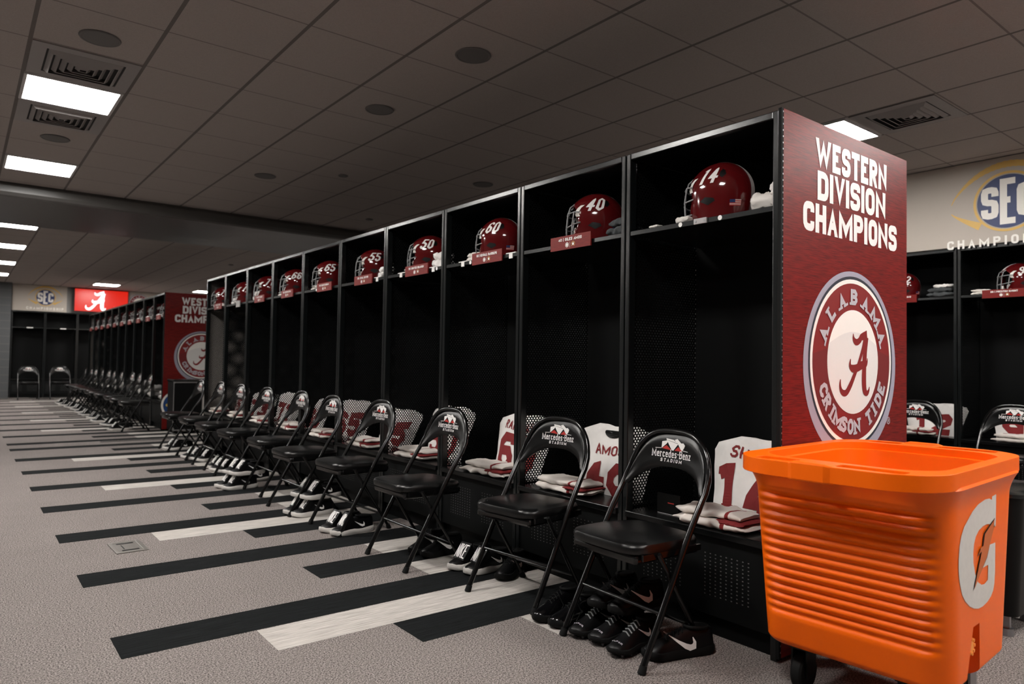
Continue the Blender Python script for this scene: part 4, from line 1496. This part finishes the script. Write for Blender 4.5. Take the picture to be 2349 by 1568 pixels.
# ------------------------------------------------------------------ shoes
ST = [(-.150, .012, .075), (-.143, .026, .098), (-.120, .034, .108), (-.085, .036, .104), (-.050, .036, .108), (-.015, .038, .104), (.025, .042, .088), (.065, .046, .070), (.100, .046, .058), (.128, .038, .050), (.146, .020, .042), (.151, .006, .034)]


def shoe_dims(x):
    return interp([(a, b) for a, b, c in ST], x), interp([(a, c) for a, b, c in ST], x)


def make_shoe(name, label, style, group):
    """toe towards +x; styles: strap (white midsole, big letters), patent, cleat, runner (white swoosh)"""
    t = thing(name, label, 'shoe', (0, 0, 0), 0, group)
    up_m = {'patent': M_PATENT}.get(style, M_SNEAK)
    sole_m = M_MIDSOLE if style == 'strap' else M_RUBBER
    rings = []
    for x, w_, h in ST:
        ring = []
        for j in range(17):
            a = PI * j / 16
            cy, sz = math.cos(a), math.sin(a)
            ring.append((x, w_ * math.copysign(abs(cy) ** .75, cy) * (1.0 - .25 * sz), .022 + (h - .022) * abs(sz) ** .8))
        rings.append(ring)
    upper = MB().loft(rings).build('upper', up_m, t, smooth=60)
    outl = [(x, w_ + .005) for x, w_, h in ST]
    n = len(outl)
    pts = [(x + (.006 if i == n - 1 else (-.005 if i == 0 else 0)), w_) for i, (x, w_) in enumerate(outl)]

    def ringz(z, k):
        rr = []
        for sg in (1, -1):
            seq = pts if sg > 0 else pts[::-1]
            for x, w_ in seq:
                rise = .012 * max(0, (x - .07) / .08) ** 2 + .006 * max(0, (-x - .11) / .04) ** 2
                wave = .004 * math.sin(x * 42) if z > .02 else 0
                rr.append((x * (1 if k == 1 else .985), sg * w_ * k, z + rise * (1 if z < .02 else .5) + wave))
        return rr
    z0 = .010 if style == 'cleat' else 0.0
    MB().loft([ringz(z0, .90), ringz(z0 + .006, 1.0), ringz(.026, 1.0), ringz(.033, .93)]).build('sole', sole_m, t, smooth=40)
    MB().tube([(-.078 + .050 * math.cos(a), .026 * math.sin(a), .106 + .004 * math.cos(a)) for a in [2 * PI * i / 16 for i in range(16)]], .007, 7, closed=True).build('collar', M_RUBBER, t, smooth=60)
    MB().poly([(-.078 + .048 * math.cos(a), .025 * math.sin(a)) for a in [2 * PI * i / 16 for i in range(16)]], lambda u, v: (u, v, .1095)).build('opening', M_BLACK, t, fix=False)
    top = lambda x, y, off=.003: (x, y, .022 + (shoe_dims(x)[1] - .022) * max(.05, 1 - (y / (shoe_dims(x)[0] * 1.0)) ** 2) ** .42 + off)
    if style != 'strap':
        lc = MB()
        for i in range(5):
            x = -.012 + i * .017
            lc.tube([top(x - .006, -.020, .002), top(x, 0, .005), top(x + .006, .020, .002)], .0028, 6)
        lc.tube([top(.056, 0, .004), (.03, .03, .10), (.02, .05, .06), (.06, .062, .03)], .0022, 6) if style == 'patent' else None
        lc.build('laces', M_RUBBER if style == 'patent' else M_GREYMASK if style == 'cleat' else M_RUBBER, t, smooth=60)
    if style == 'strap':
        def tongue(u, v, off=0.0):       # steep padded flap over the instep; v runs 0..1 from toe side up
            z = .056 + .078 * v
            x = .092 - .062 * v - .30 * u * u / .05 * .1
            w_ = Vector((.085, 0, .062)).normalized()
            return (x + w_.x * off - 2.2 * u * u, u, z - 2.6 * u * u * (1 - v * .5) + w_.z * off)
        b = MB()
        us = [-.043 + .0086 * i for i in range(11)]
        vs_ = [i / 8 for i in range(9)]
        b.loft([[tongue(u, v, .004) for u in us] + [tongue(u, v * .8, -.030) for u in us[::-1]] for v in vs_])
        sp_ = b.build('strap', M_SNEAK, t, smooth=60)
        q = MB()
        fit_text(q, 'NIKE', .078, .080, .0068, .0024, lambda u, v: tongue(u, .08 + v / .100, .0058), y0=0, seg=1, rad=.004, sub=.012)
        q.build('lettering', M_WHITE, sp_, fix=False)
    if style in ('runner', 'strap', 'cleat'):
        q = MB()
        big = 1.0 if style == 'runner' else .62
        cx, cz = (-.03, .060) if style == 'runner' else (-.055, .062)
        if style == 'cleat':
            cx, cz = -.045, .066
        P = [(-.085, .030, .002), (-.05, .006, .010), (-.02, -.012, .019), (.0, -.020, .022), (.018, -.017, .020), (.022, -.002, .013), (.016, .016, .003)]
        for sg in (1, -1):
            f = lambda u, v: (cx + -u * big, sg * (shoe_dims(cx - u * big)[0] * (1.0 - .20 * max(0, (cz + v * big) - .03) / .08) * max(.2, 1 - max(0, (cz + v * big - .022) / max(.01, shoe_dims(cx - u * big)[1] - .022)) ** 2.6) ** .5 + .0030), cz + v * big)
            ribbon(q, [(-a, b) for a, b, c in P], [c for a, b, c in P], f, sub=.006) if False else ribbon(q, [(a, b) for a, b, c in P], [c for a, b, c in P], f)
        q.build('swoosh', M_WHITE, t, fix=False)
    if style == 'cleat':
        sd = MB()
        for x, y in ((.11, .024), (.11, -.024), (.07, .034), (.07, -.034), (.03, .030), (.03, -.030), (-.09, .026), (-.09, -.026), (-.13, .018), (-.13, -.018)):
            sd.lathe([(.005, 0), (.007, .014)], (x, y, 0), 8)
        sd.build('stud', M_STEEL, t)
        q = MB()
        text(q, 'VAPOR', .0085, .0085, .0018, .0022, lambda u, v: top(.118 - v, u, .0022), seg=1)
        q.build('lettering', M_SILVER, t, fix=False)
    return t


SHOES = {}


def shoe(style, loc, rz, label, group, tilt=None):
    nm = {'strap': 'training_shoe', 'patent': 'turf_shoe', 'cleat': 'football_cleat', 'runner': 'running_shoe'}[style]
    if style not in SHOES:
        SHOES[style] = o = make_shoe(nm, label, style, group)
    else:
        o = copy_tree(SHOES[style])
        o['label'] = label
        o['group'] = group
    o.location = loc
    o.rotation_euler = (tilt or 0, 0, rz)
    return o


G1, G2, G3, G4 = 'glossy black turf shoes', 'black cleats under the nearest chair', 'black shoes with a white swoosh', 'strap shoes with white block letters'
shoe('patent', (-.34, .875, 0), PI + .15, 'glossy black shoe with loose lace left of the nearest chair, further from the tub', G1)
shoe('patent', (-.325, .765, 0), PI - .02, 'glossy black shoe with loose lace left of the nearest chair, closer to the tub', G1)
shoe('cleat', (-.330, .635, 0), PI + .04, 'black studded cleat on the carpet under the nearest chair, left of its pair', G2)
shoe('cleat', (-.315, .530, 0), PI - .02, 'black studded cleat on the carpet under the nearest chair, right of its pair', G2)
shoe('runner', (-.250, .615, .112), PI + .10, 'black lace up shoe stacked on the cleats under the nearest chair, left one', G3)
shoe('runner', (-.235, .500, .112), PI - .02, 'black lace up shoe stacked on the cleats under the nearest chair, right one', G3)
shoe('cleat', (-.340, .415, 0), PI + .10, 'black shoe with small printed word under the nearest chair, beside the studded cleats', G2)
shoe('runner', (-.250, .270, 0), PI - .35, 'black shoe with a big white swoosh between the nearest chair and the orange tub', G3)
shoe('strap', (-.225, 1.728, 0), PI + .10, 'strap shoe with white block letters between the second and third chairs, left one', G4)
shoe('strap', (-.200, 1.600, 0), PI + .02, 'strap shoe with white block letters between the second and third chairs, right one', G4)
shoe('runner', (-.130, 1.480, 0), PI + .5, 'black shoe with white swoosh behind the second chair, next to the lettered pair', G3)
shoe('runner', (-.240, 2.150, 0), PI + .25, 'black shoe with a white swoosh under the third chair, left one', G3)
shoe('runner', (-.220, 2.030, 0), PI + .15, 'black shoe with a white swoosh under the third chair, right one', G3)
rz = random.Random(12)
LAB = {3: 'fourth', 4: 'fifth', 5: 'sixth', 6: 'seventh', 7: 'eighth', 8: 'ninth', 9: 'tenth'}
for k, x, y, stack in ((3, -.455, 2.905, 0), (4, -.455, 3.560, 1), (5, -.560, 4.905, 1), (6, -.345, 5.90, 0), (6, -.345, 5.22, 0), (7, -.300, 6.78, 0), (7, -.33, 6.08, 0), (8, -.35, 7.00, 0), (9, -.345, 7.94, 0)):
    side = {4.905: 'left of', 5.22: 'under', 5.90: 'left of', 6.78: 'left of', 6.08: 'under'}.get(y, 'under')
    for j, dy in enumerate((0, -.124)):
        shoe('strap', (x + .02 * j, y + dy, 0), PI + .08 + rz.uniform(-.08, .08), 'lettered strap shoe on the carpet %s the %s near row chair, %s one' % (side, LAB[k], ('left', 'right')[j]), G4)
        if stack:
            shoe('strap', (x + .06 + .02 * j, y + dy, .118), PI + .05 + rz.uniform(-.08, .08), 'lettered strap shoe stacked on another pair %s the %s chair, %s one' % (side, LAB[k], ('left', 'right')[j]), G4)
for k in range(10):
    for j, dy in enumerate((0, -.124)):
        shoe('strap', (-.50 + rz.uniform(-.04, .04), KY + k * S + .42 + dy, 0), PI + rz.uniform(-.15, .15), 'small strap shoe of the far row, %s chair from the far panel, %s one' % (ORD[k], ('left', 'right')[j]), 'shoes before the far lockers')

# ------------------------------------------------------------------ orange wheeled ice tub
def rrect(x0, x1, y0, y1, r, n=8):
    pts = []
    for cx, cy, a0 in ((x1 - r, y1 - r, 0), (x0 + r, y1 - r, 90), (x0 + r, y0 + r, 180), (x1 - r, y0 + r, 270)):
        for i in range(n + 1):
            a = R(a0 + 90 * i / n)
            pts.append((cx + r * math.cos(a), cy + r * math.sin(a)))
    return pts


def rr_dense(x0, x1, y0, y1, r):
    pts = rrect(x0, x1, y0, y1, r, 8)
    out = []
    for i in range(len(pts)):
        a, b = pts[i], pts[(i + 1) % len(pts)]
        d = math.hypot(b[0] - a[0], b[1] - a[1])
        k = 1 if d < .06 else 26
        for j in range(k):
            out.append((a[0] + (b[0] - a[0]) * j / k, a[1] + (b[1] - a[1]) * j / k))
    return out


T = thing('ice_tub', 'big orange wheeled ice tub with ribbed side and white letter before the large red panel', 'ice tub', (.078, -.356, 0), R(3.5))
ZB, ZT = .160, .780
BOT, TOP, RIM = (.285, .300, .075), (.400, .312, .130), (.498, .325, .175)


def tub_sec(q):
    return tuple(BOT[i] + (TOP[i] - BOT[i]) * q for i in range(3))


rings = []
NZ = 160
for i in range(NZ + 1):
    q = i / NZ
    z = ZB + (ZT - ZB) * q
    hx, hy, rr_ = tub_sec(q)
    d = .035 * max(0, 1 - q / .05) ** 2 - .020 * max(0, (q - .88) / .12) ** 2
    hx, hy = hx - d, hy - d
    ring = []
    for (x, y) in rr_dense(-hx, hx, -hy, hy, rr_ - max(0, d)):
        nx = abs(x) - (hx - .060)
        if nx > 0:                    # ribbed hand sides
            ed = max(0, min(1, (.270 - abs(y)) / .018)) * max(0, min(1, (z - .270) / .03)) * max(0, min(1, (.728 - z) / .03)) * min(1, nx / .03)
            rib = .5 + .5 * math.cos(2 * PI * (z - .275) / .0315)
            x = math.copysign(abs(x) - ed * (.019 - .0115 * rib ** .8), x)
        ring.append((x, y, z))
    rings.append(ring)
tub = MB()
inner = []
for z, ins in ((ZT + .048, .030), (ZT + .024, .032), (ZT + .022, .050), (ZB + .10, .060), (ZB + .06, .090)):
    hx, hy, rr_ = tub_sec(min(1, (z - ZB) / (ZT - ZB)))
    inner.append([(x, y, z) for x, y in rr_dense(-hx + ins, hx - ins, -hy + ins, hy - ins, .13)])
tub.loft(rings + inner, True, True)
body = tub.build('tub_body', M_ORANGE, T, smooth=55)
# recess for the drain plug, cut out of the end wall
cut = MB()
cut.loft([[(-.172, -.36, .13), (-.010, -.36, .13), (-.030, -.36, .348), (-.100, -.36, .348)], [(-.160, -.262, .13), (-.022, -.262, .13), (-.036, -.262, .325), (-.092, -.262, .325)]])
co = cut.build('cutter', M_ORANGE, T)
bo = body.modifiers.new('recess', 'BOOLEAN')
bo.object = co
bo.operation = 'DIFFERENCE'
bo.solver = 'EXACT'
bpy.context.view_layer.update()
dg = bpy.context.evaluated_depsgraph_get()
nm = bpy.data.meshes.new_from_object(body.evaluated_get(dg))
body.modifiers.remove(bo)
body.data = nm
bpy.data.objects.remove(co)
# rolled rim with overhanging lips and hand slots
RX, RY, RR = RIM
holes = [rrect(-TOP[0] + .030, TOP[0] - .030, -TOP[1] + .030, TOP[1] - .030, .13)[::-1]]
for xa, xb_ in ((-RX + .028, -TOP[0] - .004), (TOP[0] + .004, RX - .028)):
    for ya, yb in ((.095, .225), (-.235, -.035)):
        holes.append(rrect(xa, xb_, ya, yb, .016, 4)[::-1])
rim = MB().prism(rrect(-RX, RX, -RY, RY, RR, 12), ZT + .000, ZT + .050, holes)
ro = rim.build('tub_rim', M_ORANGE, T, smooth=40, bevel=.012)
ro.modifiers['bevel'].segments = 3
for sg in (-1, 1):
    g0 = MB()
    xo = sg * (RX - .004)
    g0.loft([[(xo - sg * .03, y, ZT - .004), (xo + sg * k_, y, ZT - .004), (xo + sg * k_, y, ZT + .050 + k_ * .5), (xo - sg * .03, y, ZT + .050 + k_ * .5)][::sg] for y, k_ in ((-.045, .001), (-.020, .012), (.080, .012), (.100, .001))])
    g0.build('hand_grip', M_ORANGE, T, bevel=.006)
MB().box(.10, .20, .262, .274, ZT - .020, ZT + .020).build('latch_recess', M_ORANGE, T, bevel=.004)


def tside(u, v, off=0.0):
    """end face (-y) of the tub in its own coordinates"""
    hx, hy, rr_ = tub_sec((v - ZB) / (ZT - ZB))
    y = -hy
    ex = abs(u) - (hx - rr_)
    if ex > 0:
        y = -hy + rr_ - math.sqrt(max(0, rr_ * rr_ - ex * ex))
    return (u, y - .0014 - off, v)


def dense(p, k=5):
    out = []
    for i in range(len(p)):
        a, b = p[i], p[(i + 1) % len(p)]
        out += [(a[0] + (b[0] - a[0]) * j / k, a[1] + (b[1] - a[1]) * j / k) for j in range(k)]
    return out


# big white letter with a bolt
G_ = [(0.1151, 0.7226), (0.0703, 0.7196), (0.0696, 0.7085), (0.0414, 0.7166), (-0.0036, 0.7186), (-0.0763, 0.7115), (-0.1279, 0.6975), (-0.1635, 0.6814), (-0.2069, 0.6604), (-0.2320, 0.6368), (-0.2470, 0.6056), (-0.2521, 0.5705), (-0.2504, 0.5397), (-0.2431, 0.5101), (-0.2325, 0.4884), (-0.2137, 0.4582), (-0.1834, 0.4330), (-0.1408, 0.4088), (-0.0963, 0.3926), (-0.0500, 0.3825), (-0.0048, 0.3805), (0.0402, 0.3846), (0.0780, 0.3947), (0.1016, 0.4088), (0.1141, 0.4290), (0.1190, 0.4693), (0.1164, 0.5639), (-0.0047, 0.5679), (-0.0200, 0.5035), (0.0410, 0.5035), (0.0423, 0.4552), (0.0034, 0.4491), (-0.0257, 0.4521), (-0.0621, 0.4673), (-0.0930, 0.4995), (-0.1109, 0.5347), (-0.1156, 0.5639), (-0.1103, 0.5921), (-0.0929, 0.6152), (-0.0632, 0.6292), (-0.0214, 0.6363), (0.0185, 0.6373), (0.0586, 0.6313), (0.1170, 0.6162)]
# cut into thin vertical slices so the print follows the rounded wall
pg = MB()
bmg = bmesh.new()
tri = tessellate_polygon([[Vector((a, b, 0)) for a, b in G_]])
vs = [bmg.verts.new((a, b, 0)) for a, b in G_]
for q in tri:
    try:
        bmg.faces.new([vs[i] for i in q])
    except ValueError:
        pass
for i in range(1, 28):
    bmesh.ops.bisect_plane(bmg, geom=bmg.verts[:] + bmg.edges[:] + bmg.faces[:], plane_co=(-.275 + i * .0145, 0, 0), plane_no=(1, 0, 0))
bmg.verts.index_update()
pg.add([tside(v.co.x, v.co.y) for v in bmg.verts], [tuple(v.index for v in f_.verts) for f_ in bmg.faces])
bmg.free()
lg = pg.build('letter', M_LOGOW, body, fix=False)
BOLT = [(.093, .643), (-.008, .610), (-.021, .575), (-.045, .573), (-.071, .554), (-.037, .559), (-.107, .454), (.019, .534), (.054, .578), (.082, .609), (.100, .621), (.084, .617)]
bl2, bl = MB(), MB()
bc = (sum(p[0] for p in BOLT) / len(BOLT), sum(p[1] for p in BOLT) / len(BOLT))
bl2.poly([(p[0] + .007 * (1 if p[0] > bc[0] else -1), p[1] + .004 * (1 if p[1] > bc[1] else -1)) for p in BOLT], lambda u, v: tside(u, v, .0012))
bl2.build('bolt_outline', M_BLACK, lg, fix=False)
bl.poly(BOLT, lambda u, v: tside(u, v, .0024))
bl.build('bolt', M_BOLT, lg, fix=False)
dp = MB()
cx, cy_, cz_ = -.088, -.262, .272
dp.tube([(cx, cy_ - .002, cz_), (cx, cy_ - .036, cz_)], [.024, .020], 12)
for a in range(0, 360, 45):
    dp.tube([(cx + .022 * math.cos(R(a)), cy_ - .012, cz_ + .022 * math.sin(R(a))), (cx + .022 * math.cos(R(a)), cy_ - .038, cz_ + .022 * math.sin(R(a)))], .006, 6)
dp.build('drain_plug', M_ORANGE2, T, smooth=50)
for x, y in ((.10, -.22), (-.19, -.16), (.19, .19), (-.19, .19)):
    c = MB()
    c.box(x - .04, x + .04, y - .035, y + .035, .148, .163)
    c.box(x - .032, x + .032, y - .030, y - .023, .05, .15).box(x - .032, x + .032, y + .023, y + .030, .05, .15)
    co = c.build('caster', M_STEEL if x > -.1 else M_BLACK, T)
    wv = MB()
    rings = [[(x + .065 * math.cos(2 * PI * j / 28) * k_, yy, .0652 + .065 * math.sin(2 * PI * j / 28) * k_) for j in range(28)] for yy, k_ in ((y - .02, .9), (y - .013, 1), (y + .013, 1), (y + .02, .9))]
    wv.loft(rings).build('caster_wheel', M_RUBBER, co, smooth=40)
blob('maroon_cloth', 'bit of maroon cloth lying inside the orange ice tub', 'cloth', M_CRIMSON, (.322, -.378, ZB + .064), (.14, .12, .505), .4, 99, 3, .15)

# ------------------------------------------------------------------ black road case by the far red panel
t = thing('road_case', 'black road case with metal corners standing before the far red end panel', 'road case', (.27, KY - .40, 0), 0)
cs = MB().box(-.235, .165, -.20, .20, .04, .79).build('case_body', M_METAL, t, bevel=.006)
MB().box(-.245, .175, -.21, .21, .765, .80).build('case_lid', M_STILE, t, bevel=.006)
MB().box(.168, .225, -.19, .19, .04, .765).build('white_side_panel', M_CREAM, t, bevel=.004)
for z in (.752, .045):
    MB().box(-.235, .165, -.207, -.199, z, z + .013).build('edge_trim', M_STEEL, t)
for x in (-.243, .160):
    MB().box(x, x + .010, -.207, -.199, .05, .76).build('edge_trim', M_STEEL, t)
for x in (-.245, .155):
    for z in (.745, .06):
        MB().box(x, x + .022, -.214, -.198, z, z + .022).build('corner_plate', M_STEEL, t)
for x in (-.19, .12):
    for y in (-.15, .15):
        MB().lathe([(.022, 0), (.022, .038)], (x, y, 0.0005), 12).build('case_foot', M_RUBBER, t)
t = thing('waste_bin', 'tall black bin with a thin pale rim behind the orange tub at the right edge', 'bin', (1.22, -.30, 0), 0)
MB().loft([[(x, y, z) for x, y in rrect(-.22 * k_, .22 * k_, -.20 * k_, .20 * k_, .05, 4)] for z, k_ in ((.09, .86), (.60, 1.0))]).build('bin_body', M_BLACK, t, smooth=40)
MB().loft([[(x, y, z) for x, y in rrect(-.228 * k_, .228 * k_, -.208 * k_, .208 * k_, .05, 4)] for z, k_ in ((.597, 1.0), (.612, 1.0), (.622, .9))]).build('bin_rim', M_STILE, t, smooth=40)
for x in (-.14, .14):
    for y in (-.12, .12):
        q = MB().box(x - .010, x + .010, y - .018, y + .018, .03, .10)
        q.lathe([(.03, 0), (.03, .03)], (x, y, .0005), 12)
        q.build('bin_caster', M_STEEL, t)
